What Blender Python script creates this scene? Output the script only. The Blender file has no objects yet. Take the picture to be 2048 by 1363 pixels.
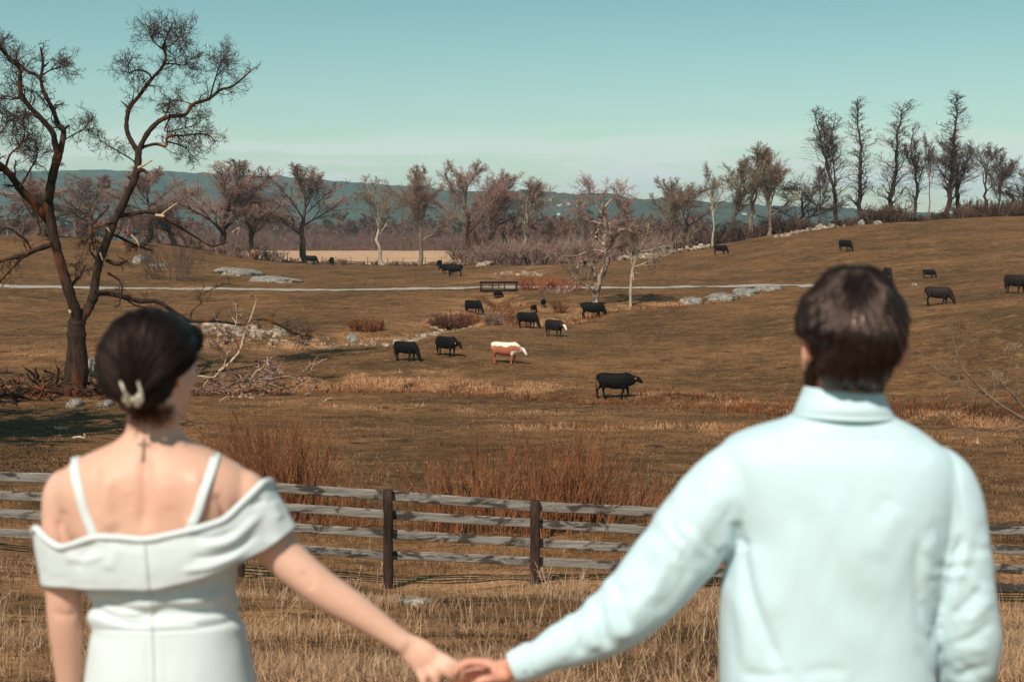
import bpy, math, random
import numpy as np
from mathutils import Vector, Matrix
from mathutils.bvhtree import BVHTree

# ------------------------------------------------------------------ camera
sc = bpy.context.scene
COL = sc.collection
CAMZ, PITCH, FPX = 1.85, math.atan(201.5/2844.0), 2844.0     # 50 mm lens, photo 2048 x 1363
cam_d = bpy.data.cameras.new('camera'); cam = bpy.data.objects.new('camera', cam_d); COL.objects.link(cam)
cam.location = (0, 0, CAMZ); cam.rotation_euler = (math.pi/2-PITCH, 0, 0)
cam_d.lens = 50; cam_d.sensor_width = 36; cam_d.clip_start = .1; cam_d.clip_end = 20000
cam_d.dof.use_dof = True; cam_d.dof.focus_distance = 75; cam_d.dof.aperture_fstop = 5.0
sc.camera = cam

# ------------------------------------------------------------------ world, sun, exposure
SUN_EL, SUN_AZ = 47.0, 203.0        # azimuth clockwise from +Y (view direction): behind the camera, to the left is 180..270
az, el = math.radians(SUN_AZ), math.radians(SUN_EL)
SUNV = Vector((math.sin(az)*math.cos(el), math.cos(az)*math.cos(el), math.sin(el)))   # towards the sun
world = bpy.data.worlds.new('World'); sc.world = world; world.use_nodes = True
wt = world.node_tree; wt.nodes.clear(); WN = wt.nodes.new; WL = wt.links.new
sky = WN('ShaderNodeTexSky'); sky.sky_type = 'NISHITA'; sky.sun_disc = False
sky.sun_elevation = el; sky.sun_rotation = az; sky.altitude = 100; sky.air_density = 1.0; sky.dust_density = .6; sky.ozone_density = 1.0
tint = WN('ShaderNodeMix'); tint.data_type = 'RGBA'; tint.blend_type = 'MULTIPLY'; tint.inputs[0].default_value = 1
tint.inputs[7].default_value = SKYTINT = (1.16, 1.26, .95, 1)
geo = WN('ShaderNodeTexCoord'); sz_ = WN('ShaderNodeSeparateXYZ'); WL(geo.outputs['Generated'], sz_.inputs[0]); gr = WN('ShaderNodeValToRGB'); WL(sz_.outputs[2], gr.inputs[0])
e_ = gr.color_ramp.elements; e_.new(.1); e_.new(.3)      # teal cast of the photograph's grading, deepening upwards
for k_, (p_, c_) in enumerate([(0, (1.14, 1.01, 1.27)), (.09, (.90, .94, 1.02)), (.27, (.38, .69, .68)), (1, (.30, .56, .62))]): e_[k_].position = p_; e_[k_].color = (*c_, 1)
tg = WN('ShaderNodeMix'); tg.data_type = 'RGBA'; tg.blend_type = 'MULTIPLY'; tg.inputs[0].default_value = 1; WL(sky.outputs[0], tg.inputs[6]); WL(gr.outputs[0], tg.inputs[7]); WL(tg.outputs[2], tint.inputs[6])
mp = WN('ShaderNodeMapping'); mp.inputs['Scale'].default_value = (5, 5, 50)
no = WN('ShaderNodeTexNoise'); no.inputs['Scale'].default_value = 1.0; no.inputs['Detail'].default_value = 6; no.inputs['Roughness'].default_value = .62
WL(geo.outputs['Generated'], mp.inputs[0]); WL(mp.outputs[0], no.inputs[0])
r1 = WN('ShaderNodeMapRange'); r1.inputs[1].default_value = .42; r1.inputs[2].default_value = .56; r1.interpolation_type = 'SMOOTHSTEP'
WL(no.outputs[0], r1.inputs[0])
sp = WN('ShaderNodeSeparateXYZ'); WL(geo.outputs['Generated'], sp.inputs[0])
r2 = WN('ShaderNodeMapRange'); r2.inputs[1].default_value = .082; r2.inputs[2].default_value = .05; WL(sp.outputs[2], r2.inputs[0])
r3 = WN('ShaderNodeMapRange'); r3.inputs[1].default_value = .012; r3.inputs[2].default_value = .032; WL(sp.outputs[2], r3.inputs[0])
m1 = WN('ShaderNodeMath'); m1.operation = 'MULTIPLY'; WL(r1.outputs[0], m1.inputs[0]); WL(r2.outputs[0], m1.inputs[1])
m2 = WN('ShaderNodeMath'); m2.operation = 'MULTIPLY'; WL(m1.outputs[0], m2.inputs[0]); WL(r3.outputs[0], m2.inputs[1])
m3 = WN('ShaderNodeMath'); m3.operation = 'MULTIPLY'; m3.inputs[1].default_value = 1.0; WL(m2.outputs[0], m3.inputs[0])
cl = WN('ShaderNodeMix'); cl.data_type = 'RGBA'; cl.inputs[7].default_value = (9.2, 9.6, 9.3, 1)
WL(m3.outputs[0], cl.inputs[0]); WL(tint.outputs[2], cl.inputs[6])
bg = WN('ShaderNodeBackground'); bg.inputs[1].default_value = SKYSTR = .1; WL(cl.outputs[2], bg.inputs[0])
wo = WN('ShaderNodeOutputWorld'); WL(bg.outputs[0], wo.inputs[0])
sun_d = bpy.data.lights.new('sun', 'SUN'); sun_d.energy = 4.5; sun_d.angle = math.radians(.53); sun_d.color = (1, .92, .80)
sun = bpy.data.objects.new('sun', sun_d); COL.objects.link(sun); sun.location = (0, 0, 60)
sun.rotation_euler = SUNV.to_track_quat('Z', 'Y').to_euler()
sc.view_settings.view_transform = 'Standard'; sc.view_settings.look = 'None'
sc.view_settings.exposure = 0; sc.view_settings.gamma = 1; sc.view_settings.use_curve_mapping = False
sc.render.engine = 'CYCLES'
sc.cycles.transparent_max_bounces = 16; sc.cycles.max_bounces = 6; sc.cycles.volume_bounces = 0; sc.cycles.use_denoising = True

# ------------------------------------------------------------------ projection helpers (photo pixel -> place)
CP, SP = math.cos(PITCH), math.sin(PITCH)
def P(px, py, d):
    """point at forward distance d that the photo shows at (px, py)"""
    px = np.asarray(px, float); py = np.asarray(py, float); d = np.asarray(d, float)
    u = (px-1024)/FPX; v = (681.5-py)/FPX
    den = CP+v*SP
    x = u/den*d; z = CAMZ+(-SP+v*CP)/den*d
    return np.stack(np.broadcast_arrays(x, d, z), -1)
def proj(p):
    p = np.asarray(p, float); x, y, z = p[..., 0], p[..., 1], p[..., 2]-CAMZ
    f = y*CP-z*SP; u = x/f; v = (y*SP+z*CP)/f
    return 1024+FPX*u, 681.5-FPX*v

# ------------------------------------------------------------------ noise
def _h(ix, iy, s):
    n = (ix.astype(np.int64)*374761393+iy.astype(np.int64)*668265263+s*1442695041) & 0xffffffff
    n = ((n ^ (n >> 13))*1274126177) & 0xffffffff
    return ((n ^ (n >> 16)) & 0xffff)/65535.0
def vnoise(x, y, s=0):
    x = np.asarray(x, float); y = np.asarray(y, float)
    ix, iy = np.floor(x), np.floor(y); fx, fy = x-ix, y-iy
    fx = fx*fx*(3-2*fx); fy = fy*fy*(3-2*fy); ix = ix.astype(np.int64); iy = iy.astype(np.int64)
    a = _h(ix, iy, s); b = _h(ix+1, iy, s); c = _h(ix, iy+1, s); d = _h(ix+1, iy+1, s)
    return a+(b-a)*fx+(c-a)*fy+(a-b-c+d)*fx*fy
def fbm(x, y, s=0, o=4):
    t = 0; a = .5; f = 1
    for i in range(o):
        t = t+a*(vnoise(x*f+i*17.3, y*f-i*9.1, s+i)-.5); a *= .5; f *= 2.03
    return t*2

# ------------------------------------------------------------------ terrain height
PXC = np.array([-300, 0, 300, 600, 850, 1024, 1250, 1400, 1600, 1750, 2048, 2350], float)
ROWS = {
 24:  [1080,1104,1135,1165,1172,1162,1166,1172,1182,1192,1207,1217],
 35:  [985, 990, 998, 1006,1009,1011,1015,1019,1025,1029,1035,1040],
 50:  [880, 885, 890, 890, 890, 890, 892, 894, 895, 895, 893, 890],
 73:  [790, 792, 795, 797, 797, 797, 798, 798, 795, 788, 768, 752],
 88:  [728, 725, 722, 722, 720, 720, 720, 716, 702, 683, 645, 630],
 118: [640, 640, 640, 640, 638, 637, 632, 628, 614, 598, 568, 555],
 145: [574, 575, 580, 581, 578, 576, 575, 573, 568, 556, 525, 510],
 170: [530, 535, 545, 557, 555, 552, 548, 543, 525, 507, 482, 474],
 200: [490, 494, 505, 537, 538, 536, 530, 512, 478, 465, 445, 440],
 225: [468, 470, 487, 526, 531, 531, 520, 495, 461, 448, 431, 428]}
kd = [.3, 3.4, 6.5, 10, 17]; kz = [[0]*12, [0]*12, [-.42]*12, [-1.22]*12, [-2.62]*12]
for d in sorted(ROWS):
    kd.append(d); kz.append(list(P(PXC, np.array(ROWS[d]), d)[:, 2]))
z225 = np.array(kz[-1])
kd += [255, 330, 500, 1500, 7000]
kz += [list(z225*.86-.3), list(np.where(z225 > 0, z225*.15-2.2, -2.25)), [-2.3]*12, [-5]*12, [-6]*12]
kz[-5] = list(np.where(z225 > -1, z225*.86-.3, -2.25))
kd = np.array(kd); kz = np.array(kz)
def pchip(x, y, xi):
    h = np.diff(x); dl = np.diff(y)/h; d = np.zeros(len(x))
    for i in range(1, len(x)-1):
        if dl[i-1]*dl[i] > 0:
            w1, w2 = 2*h[i]+h[i-1], h[i]+2*h[i-1]; d[i] = (w1+w2)/(w1/dl[i-1]+w2/dl[i])
    d[0], d[-1] = dl[0], dl[-1]
    k = np.clip(np.searchsorted(x, xi)-1, 0, len(x)-2); t = (xi-x[k])/h[k]
    return (y[k]*(1+2*t)*(1-t)**2+h[k]*d[k]*t*(1-t)**2+y[k+1]*t*t*(3-2*t)+h[k]*d[k+1]*t*t*(t-1))
LD = np.linspace(math.log(.3), math.log(7000), 700); PU = np.linspace(-300, 2350, 160)
_t = np.array([pchip(np.log(kd), kz[:, j], LD) for j in range(12)])          # 12 x 700
ZT = np.array([pchip(PXC, _t[:, i], PU) for i in range(700)])                # 700 x 160
for _ in range(3):
    ZT[1:-1] = (ZT[:-2]+2*ZT[1:-1]+ZT[2:])/4; ZT[:, 1:-1] = (ZT[:, :-2]+2*ZT[:, 1:-1]+ZT[:, 2:])/4
GULLIES = []     # (points Nx2, width, depth)
def base_h(x, y):
    x = np.asarray(x, float); y = np.asarray(y, float)
    th = np.arctan2(x, y); tc = np.clip(th, -.43, .435); r = np.hypot(x, y)
    d = np.clip(r*np.cos(tc), .31, 6900); px = 1024+FPX*np.tan(tc)
    a = np.clip((np.log(d)-LD[0])/(LD[1]-LD[0]), 0, 698.999); b = np.clip((px-PU[0])/(PU[1]-PU[0]), 0, 158.999)
    i, j = a.astype(int), b.astype(int); fa, fb = a-i, b-j
    return (ZT[i, j]*(1-fa)+ZT[i+1, j]*fa)*(1-fb)+(ZT[i, j+1]*(1-fa)+ZT[i+1, j+1]*fa)*fb
def seg_dist(x, y, pts):
    best = np.full(np.shape(x), 1e9)
    for (ax, ay), (bx, by) in zip(pts[:-1], pts[1:]):
        dx, dy = bx-ax, by-ay; t = np.clip(((x-ax)*dx+(y-ay)*dy)/(dx*dx+dy*dy+1e-9), 0, 1)
        best = np.minimum(best, np.hypot(x-ax-t*dx, y-ay-t*dy))
    return best
def height(x, y):
    x = np.asarray(x, float); y = np.asarray(y, float)
    z = base_h(x, y)
    amp = np.clip((np.hypot(x, y)-5)/12, 0, 1)
    z = z+amp*(.16*fbm(x*.22, y*.22, 3)+.07*fbm(x*.9, y*.9, 9, 3)+.35*fbm(x*.05, y*.05, 5, 2)*np.clip((y-30)/60, 0, 1)*np.clip((400-y)/150, 0, 1))
    for pts, w, dep in GULLIES:
        z = z-dep*np.exp(-(seg_dist(x, y, pts)/w)**2)
    return z
_dd = np.exp(np.linspace(math.log(6), math.log(600), 2500))
def ground_at(px, py, dmin=6, dmax=600):
    """nearest ground point that the photo shows at (px, py)"""
    q = P(px, py, _dd); h = height(q[:, 0], q[:, 1])
    ok = np.where((h >= q[:, 2]) & (_dd > dmin) & (_dd < dmax))[0]
    if len(ok) == 0:
        k = np.argmin(np.where(_dd > dmin, q[:, 2]-h, 1e9))
    else: k = ok[0]
    return np.array([q[k, 0], _dd[k], h[k]])
def gpts(lst, **k):
    return np.array([ground_at(a, b, **k)[:2] for a, b in lst])
BROOK = gpts([(1000,592),(985,600),(962,615),(930,640),(890,655),(840,662),(770,668),(700,678),(620,690),(500,690),(380,680)])
BROOK2 = gpts([(1000,592),(1040,640),(1100,648),(1160,632),(1200,618),(1280,610),(1380,605)])
DITCH = gpts([(-200,790),(0,788),(250,785),(420,782),(560,778),(700,776),(850,778),(960,785),(1080,792),(1200,800),(1300,803),(1400,808),(1560,822),(1800,838),(2048,850),(2300,870)])
GULLIES += [(BROOK, 1.3, .5), (BROOK2, 1.4, .4), (DITCH, .8, .35)]

# ------------------------------------------------------------------ object helpers
def mesh_np(name, V, quads=None, tris=None, smooth=True):
    me = bpy.data.meshes.new(name); V = np.ascontiguousarray(V, np.float32).reshape(-1, 3)
    nq = 0 if quads is None else len(quads); nt = 0 if tris is None else len(tris)
    me.vertices.add(len(V)); me.vertices.foreach_set('co', V.ravel())
    li = np.concatenate([np.asarray(quads, np.int32).ravel() if nq else np.zeros(0, np.int32), np.asarray(tris, np.int32).ravel() if nt else np.zeros(0, np.int32)])
    me.loops.add(len(li)); me.loops.foreach_set('vertex_index', li)
    me.polygons.add(nq+nt)
    ls = np.concatenate([np.arange(nq)*4, nq*4+np.arange(nt)*3]).astype(np.int32)
    me.polygons.foreach_set('loop_start', ls)
    me.polygons.foreach_set('use_smooth', np.full(nq+nt, smooth))
    me.update(calc_edges=True); return me
def link(name, me, mat=None, parent=None):
    o = bpy.data.objects.new(name, me); COL.objects.link(o)
    if mat is not None and me is not None:
        if len(me.materials) == 0: me.materials.append(mat)
    if parent is not None: o.parent = parent
    return o
def tag(o, label=None, cat=None, group=None, kind=None):
    if label: o['label'] = label
    if cat: o['category'] = cat
    if group: o['group'] = group
    if kind: o['kind'] = kind
    return o
def empty(name, loc=(0, 0, 0), rz=0, s=1):
    o = bpy.data.objects.new(name, None); COL.objects.link(o); o.location = loc; o.rotation_euler = (0, 0, rz); o.scale = (s, s, s) if np.isscalar(s) else s
    o.empty_display_size = .2; return o
def set_col(me, cols, name='col'):
    a = me.attributes.new(name, 'FLOAT_COLOR', 'POINT'); c = np.ones((len(cols), 4), np.float32); c[:, :3] = cols; a.data.foreach_set('color', c.ravel())
def set_f(me, vals, name):
    a = me.attributes.new(name, 'FLOAT', 'POINT'); a.data.foreach_set('value', np.ascontiguousarray(vals, np.float32))

def tubes(Pt, R, S=4, cap=False):
    """N polylines of K points -> tubes; Pt (N,K,3), R (N,K)"""
    Pt = np.asarray(Pt, float); R = np.asarray(R, float); N, K, _ = Pt.shape
    T = np.gradient(Pt, axis=1); T /= np.linalg.norm(T, axis=2, keepdims=True)+1e-9
    m = Pt[:, -1]-Pt[:, 0]; m /= np.linalg.norm(m, axis=1, keepdims=True)+1e-9
    ref = np.where(np.abs(m[:, 1:2]) < .75, np.array([[0, 1., 0]]), np.array([[1., 0, 0]]))[:, None, :]
    A = np.cross(T, np.broadcast_to(ref, T.shape)); A /= np.linalg.norm(A, axis=2, keepdims=True)+1e-9
    B = np.cross(T, A)
    ang = np.arange(S)*2*math.pi/S
    V = Pt[:, :, None, :]+R[:, :, None, None]*(A[:, :, None, :]*np.cos(ang)[None, None, :, None]+B[:, :, None, :]*np.sin(ang)[None, None, :, None])
    n, k, s = np.meshgrid(np.arange(N), np.arange(K-1), np.arange(S), indexing='ij'); s2 = (s+1) % S
    b = n*K*S
    q = np.stack([b+k*S+s, b+k*S+s2, b+(k+1)*S+s2, b+(k+1)*S+s], -1).reshape(-1, 4)
    return V.reshape(-1, 3), q
class Acc:
    def __init__(s): s.V = []; s.Q = []; s.T = []; s.n = 0
    def add(s, V, q=None, t=None):
        V = np.asarray(V, float).reshape(-1, 3); s.V.append(V)
        if q is not None and len(q): s.Q.append(np.asarray(q)+s.n)
        if t is not None and len(t): s.T.append(np.asarray(t)+s.n)
        s.n += len(V)
    def mesh(s, name, smooth=True):
        return mesh_np(name, np.concatenate(s.V), np.concatenate(s.Q) if s.Q else None, np.concatenate(s.T) if s.T else None, smooth)
    def verts(s): return np.concatenate(s.V)
def smooth_path(pts, n, extra=None):
    """Catmull-Rom resample of control points (any dims)"""
    p = np.asarray(pts, float); p = np.vstack([2*p[0]-p[1], p, 2*p[-1]-p[-2]]); m = len(p)-3
    t = np.linspace(0, m-1e-6, n); i = t.astype(int); f = (t-i)[:, None]
    a, b, c, d = p[i], p[i+1], p[i+2], p[i+3]
    return .5*((2*b)+(-a+c)*f+(2*a-5*b+4*c-d)*f**2+(-a+3*b-3*c+d)*f**3)
def loft(C, A, B, ax=None, bx=None, n=24, e=2.0):
    """closed tube through centres C (K,3), half sizes A,B along given axes ax,bx (K,3)"""
    C = np.asarray(C, float); K = len(C); A = np.broadcast_to(np.asarray(A, float), (K,)); B = np.broadcast_to(np.asarray(B, float), (K,))
    if ax is None:
        T = np.gradient(C, axis=0); T /= np.linalg.norm(T, axis=1, keepdims=True)+1e-9
        m = C[-1]-C[0]; m = m/(np.linalg.norm(m)+1e-9)
        ref = np.array([0, 1., 0]) if abs(m[1]) < .8 else np.array([1., 0, 0])
        ax = np.cross(T, ref); ax /= np.linalg.norm(ax, axis=1, keepdims=True)+1e-9; bx = np.cross(T, ax)
    ax = np.broadcast_to(np.asarray(ax, float), (K, 3)); bx = np.broadcast_to(np.asarray(bx, float), (K, 3))
    a = np.arange(n)*2*math.pi/n; c, s = np.cos(a), np.sin(a)
    cx = np.sign(c)*np.abs(c)**(2/e); sx = np.sign(s)*np.abs(s)**(2/e)
    V = C[:, None]+A[:, None, None]*ax[:, None]*cx[None, :, None]+B[:, None, None]*bx[:, None]*sx[None, :, None]
    k, j = np.meshgrid(np.arange(K-1), np.arange(n), indexing='ij'); j2 = (j+1) % n
    q = np.stack([k*n+j, k*n+j2, (k+1)*n+j2, (k+1)*n+j], -1).reshape(-1, 4)
    V = np.vstack([V.reshape(-1, 3), C[0], C[-1]]); j = np.arange(n); j2 = (j+1) % n
    t = np.vstack([np.stack([np.full(n, K*n), j2, j], -1), np.stack([np.full(n, K*n+1), (K-1)*n+j, (K-1)*n+j2], -1)])
    return V, q, t
def ellipsoid(c, r, R=None, n=16):
    k = np.linspace(0, math.pi, n); C = np.zeros((n, 3)); C[:, 2] = -np.cos(k)
    V, q, t = loft(C*np.array([0, 0, 1]), np.maximum(np.sin(k), .02), np.maximum(np.sin(k), .02), (1, 0, 0), (0, 1, 0), n*2)
    V = V*np.asarray(r, float)
    if R is not None: V = V@np.asarray(R).T
    return V+np.asarray(c, float), q, t
def rotz(a): c, s = math.cos(a), math.sin(a); return np.array([[c, -s, 0], [s, c, 0], [0, 0, 1]])
def rotx(a): c, s = math.cos(a), math.sin(a); return np.array([[1, 0, 0], [0, c, -s], [0, s, c]])
def roty(a): c, s = math.cos(a), math.sin(a); return np.array([[c, 0, s], [0, 1, 0], [-s, 0, c]])
def remesh(acc, name, voxel, it=6, fac=.5):
    """union of closed pieces -> one continuous surface"""
    me = acc.mesh('tmp'); o = bpy.data.objects.new('tmp', me); COL.objects.link(o)
    m = o.modifiers.new('r', 'REMESH'); m.mode = 'VOXEL'; m.voxel_size = voxel; m.use_smooth_shade = True
    if it:
        s = o.modifiers.new('s', 'SMOOTH'); s.iterations = it; s.factor = fac
    dg = bpy.context.evaluated_depsgraph_get(); dg.update()
    out = bpy.data.meshes.new_from_object(o.evaluated_get(dg)); out.name = name
    bpy.data.objects.remove(o); bpy.data.meshes.remove(me)
    out.materials.clear(); out.polygons.foreach_set('use_smooth', np.ones(len(out.polygons), bool))
    return out
def getv(me):
    v = np.empty(len(me.vertices)*3, np.float32); me.vertices.foreach_get('co', v); return v.reshape(-1, 3).astype(float)
def getn(me):
    v = np.empty(len(me.vertices)*3, np.float32); me.vertex_normals.foreach_get('vector', v); return v.reshape(-1, 3).astype(float)
def setv(me, v):
    me.vertices.foreach_set('co', np.ascontiguousarray(v, np.float32).ravel()); me.update()

# ------------------------------------------------------------------ materials
def srgb(r, g, b):
    f = lambda c: c/12.92 if c <= .04045 else ((c+.055)/1.055)**2.4
    return (f(r/255), f(g/255), f(b/255), 1)
class Mat:
    def __init__(s, name, rough=.8, spec=.3):
        s.m = bpy.data.materials.new(name); s.m.use_nodes = True; s.t = s.m.node_tree; s.t.nodes.clear()
        s.out = s.N('ShaderNodeOutputMaterial'); s.b = s.N('ShaderNodeBsdfPrincipled'); s.t.links.new(s.b.outputs[0], s.out.inputs[0])
        s.b.inputs['Roughness'].default_value = rough; s.b.inputs['Specular IOR Level'].default_value = spec
    def N(s, t): return s.t.nodes.new(t)
    def L(s, a, b): s.t.links.new(a, b)
    def coord(s, kind='Object', scale=(1, 1, 1), rot=(0, 0, 0)):
        if kind == 'Position': g = s.N('ShaderNodeNewGeometry'); o = g.outputs['Position']
        else: g = s.N('ShaderNodeTexCoord'); o = g.outputs[kind]
        m = s.N('ShaderNodeMapping'); m.inputs['Scale'].default_value = scale; m.inputs['Rotation'].default_value = rot; s.L(o, m.inputs[0]); return m.outputs[0]
    def noise(s, co, scale, detail=4, rough=.55, dist=0):
        n = s.N('ShaderNodeTexNoise'); n.inputs['Scale'].default_value = scale; n.inputs['Detail'].default_value = detail
        n.inputs['Roughness'].default_value = rough; n.inputs['Distortion'].default_value = dist; s.L(co, n.inputs[0]); return n.outputs[0]
    def ramp(s, f, *st):
        r = s.N('ShaderNodeValToRGB'); e = r.color_ramp.elements
        while len(e) < len(st): e.new(.5)
        for k, (p, c) in enumerate(st): e[k].position = p; e[k].color = (c, c, c, 1) if np.isscalar(c) else c
        s.L(f, r.inputs[0]); return r.outputs[0]
    def mix(s, f, a, b, mode='MIX'):
        m = s.N('ShaderNodeMix'); m.data_type = 'RGBA'; m.blend_type = mode
        for i, v in ((0, f), (6, a), (7, b)):
            if isinstance(v, bpy.types.NodeSocket): s.L(v, m.inputs[i])
            else: m.inputs[i].default_value = v
        return m.outputs[2]
    def attr(s, name, out='Color'):
        a = s.N('ShaderNodeAttribute'); a.attribute_name = name; return a.outputs[out]
    def col(s, c):
        if isinstance(c, bpy.types.NodeSocket): s.L(c, s.b.inputs['Base Color'])
        else: s.b.inputs['Base Color'].default_value = c
        return s
    def bump(s, f, dist=.01, strength=1):
        b = s.N('ShaderNodeBump'); b.inputs['Strength'].default_value = strength; b.inputs['Distance'].default_value = dist
        s.L(f, b.inputs['Height']); s.L(b.outputs[0], s.b.inputs['Normal']); return s
    def rnd(s):
        o = s.N('ShaderNodeObjectInfo'); return o.outputs['Random']
def bark(name, c1, c2, scale=6, rough=.9):
    m = Mat(name, rough, .15); co = m.coord('Object', (1, 1, .25)); n = m.noise(co, scale, 6, .7, .3)
    m.col(m.ramp(n, (.3, c1), (.7, c2))); m.bump(n, .04, .8); return m.m
# ================================================================== SETTING
# ---- masks on the ground (where the dry straw, the reddish sedge and bare soil really grow)
TANS = [(BROOK, 3.0, .9), (BROOK2, 2.6, .75), (DITCH+np.array([0, 2.2]), 2.0, .8),
        (gpts([(1150,858),(1300,850),(1480,862),(1700,872),(2048,880)]), 2.2, .75),
        (gpts([(560,800),(680,810),(900,815),(1150,825)]), 2.2, .35),
        (gpts([(430,655),(520,670),(560,690)]), 3.0, .8),
        (gpts([(960,560),(1020,548),(1090,535),(1160,528)]), 3.5, .6),
        (gpts([(0,700),(120,720),(240,735)]), 2.2, .4),
        (gpts([(560,770),(700,765),(800,745),(880,742)]), 1.6, .55)]
REDS = [(DITCH+np.array([0, -.4]), 1.3, .8), (BROOK2+np.array([0, -2.2]), 1.4, .7), (gpts([(1300,800),(1560,812),(2048,830)]), 3.0, .55)]
def tan_mask(x, y):
    w = np.zeros(np.shape(x)); j = .75*fbm(x*.5, y*.5, 21, 3)
    for pts, wd, a in TANS: w = np.maximum(w, a*np.exp(-(seg_dist(x, y, pts)/wd)**2))
    w = w*np.clip(.55+3.6*fbm(x*.22+7, y*.45, 23, 3)+2.6*fbm(x*.9, y*1.1, 24, 2), 0, 1.8)
    near = np.clip((40-y)/14, 0, 1)*np.clip(.35+1.2*fbm(x*.4, y*.4, 31, 3), 0, 1)
    return np.clip(np.maximum(w, near), 0, 1)
def red_mask(x, y):
    w = np.zeros(np.shape(x)); j = .7*fbm(x*.6+5, y*.6, 41, 3)
    for pts, wd, a in REDS: w = np.maximum(w, a*np.exp(-(seg_dist(x, y, pts)/wd)**2))
    return np.clip(w*(1+j*1.5), 0, 1)
# ---- ground
ths = np.concatenate([np.linspace(-math.pi, -.46, 40, endpoint=False), np.linspace(-.46, .46, 460), np.linspace(.46, math.pi, 41)[1:]])
rs = np.concatenate([[.05], np.exp(np.linspace(math.log(.6), math.log(6), 20, endpoint=False)), np.exp(np.linspace(math.log(6), math.log(330), 560, endpoint=False)), np.exp(np.linspace(math.log(330), math.log(6900), 60))])
TH, RR = np.meshgrid(ths, rs); GX, GY = RR*np.sin(TH), RR*np.cos(TH); GZ = height(GX, GY)
nr, nt_ = GX.shape; i, j = np.meshgrid(np.arange(nr-1), np.arange(nt_-1), indexing='ij')
me = mesh_np('ground', np.stack([GX, GY, GZ], -1), np.stack([i*nt_+j, i*nt_+j+1, (i+1)*nt_+j+1, (i+1)*nt_+j], -1).reshape(-1, 4)[:, ::-1])
set_f(me, tan_mask(GX, GY).ravel(), 'tan'); set_f(me, red_mask(GX, GY).ravel(), 'red')
m = Mat('pasture', .95, .1); co = m.coord('Position')
n1 = m.noise(co, .12, 5, .6); n2 = m.noise(co, 1.3, 6, .7); n3 = m.noise(co, 9, 4, .7); n4 = m.noise(m.coord('Position', (.5, 1.4, 1)), .5, 5, .65)
c = m.mix(m.ramp(n1, (.38, 0), (.62, 1)), srgb(100, 76, 50), srgb(150, 110, 72))
c = m.mix(m.ramp(n4, (.45, 0), (.72, .7)), c, srgb(92, 72, 46))
c = m.mix(m.ramp(n2, (.5, 0), (.72, .75)), c, srgb(172, 130, 86))
c = m.mix(m.ramp(n3, (.32, .75), (.55, 0)), c, srgb(66, 46, 32))
tc = m.mix(m.ramp(n3, (.35, 0), (.6, 1)), srgb(136, 94, 60), srgb(206, 160, 118))
c = m.mix(m.attr('tan', 'Fac'), c, tc)
c = m.mix(m.attr('red', 'Fac'), c, m.mix(m.ramp(n3, (.35, 0), (.65, 1)), srgb(60, 34, 24), srgb(112, 66, 44)))
v = m.N('ShaderNodeTexVoronoi'); v.inputs['Scale'].default_value = .22; v.inputs['Randomness'].default_value = 1; m.L(m.coord('Position', (1, 1, 0)), v.inputs[0])
vd = m.N('ShaderNodeMath'); vd.operation = 'MULTIPLY_ADD'; m.L(n2, vd.inputs[0]); vd.inputs[1].default_value = .12; m.L(v.outputs['Distance'], vd.inputs[2]); spots = m.ramp(vd.outputs[0], (.13, .9), (.17, 0)); c = m.mix(spots, c, srgb(44, 32, 25))
n5 = m.noise(m.coord('Position', (.6, 1.1, 1)), 2.6, 5, .75); c = m.mix(m.ramp(n5, (.36, .7), (.47, 0)), c, srgb(62, 46, 32)); c = m.mix(m.ramp(n5, (.58, 0), (.7, .55)), c, srgb(178, 140, 98))
m.col(c); n6 = m.noise(m.coord('Position', (.55, 1.0, 1)), .75, 6, .8); c = m.mix(m.ramp(n6, (.38, .8), (.48, 0)), c, srgb(74, 56, 38)); c = m.mix(m.ramp(n6, (.56, 0), (.66, .5)), c, srgb(172, 136, 96)); m.col(m.mix(1.0, c, (.94, .865, .85, 1), 'MULTIPLY')); m.bump(m.mix(.5, n2, n3), .12, .8); GROUNDMAT = m.m
tag(link('ground', me, m.m), 'brown winter pasture rolling down and up again', kind='structure')

def strip(name, pts, w, mat, lift=.03, n=200, label=None, wv=.35):
    p = smooth_path(pts, n); t = np.gradient(p, axis=0); t /= np.linalg.norm(t, axis=1, keepdims=True); s = np.stack([-t[:, 1], t[:, 0]], -1)
    K = 7; V = []
    for a in np.linspace(-1, 1, K):
        wob = 1+wv*fbm(np.arange(n)*.15, np.full(n, a*3), 7, 2)
        q = p+s*(a*w/2*wob)[:, None]; V.append(np.stack([q[:, 0], q[:, 1], height(q[:, 0], q[:, 1])+lift], -1))
    V = np.stack(V, 1); i, j = np.meshgrid(np.arange(n-1), np.arange(K-1), indexing='ij')
    return tag(link(name, mesh_np(name, V, np.stack([i*K+j, i*K+j+1, (i+1)*K+j+1, (i+1)*K+j], -1).reshape(-1, 4)), mat), label, kind='structure')
m = Mat('path_gravel', .95, .1); n = m.noise(m.coord('Position'), 3, 5, .7); m.col(m.ramp(n, (.3, srgb(136, 124, 112)), (.7, srgb(190, 178, 166)))); m.bump(n, .03)
PATH = gpts([(-500,566),(-200,569),(0,573),(250,577),(450,579),(600,580),(850,577),(960,575),(1040,574),(1200,576),(1400,574),(1530,572),(1640,571)], dmin=100)
strip('path', PATH, 2.9, m.m, .05, 400, 'pale gravel farm path crossing the whole pasture')
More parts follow.
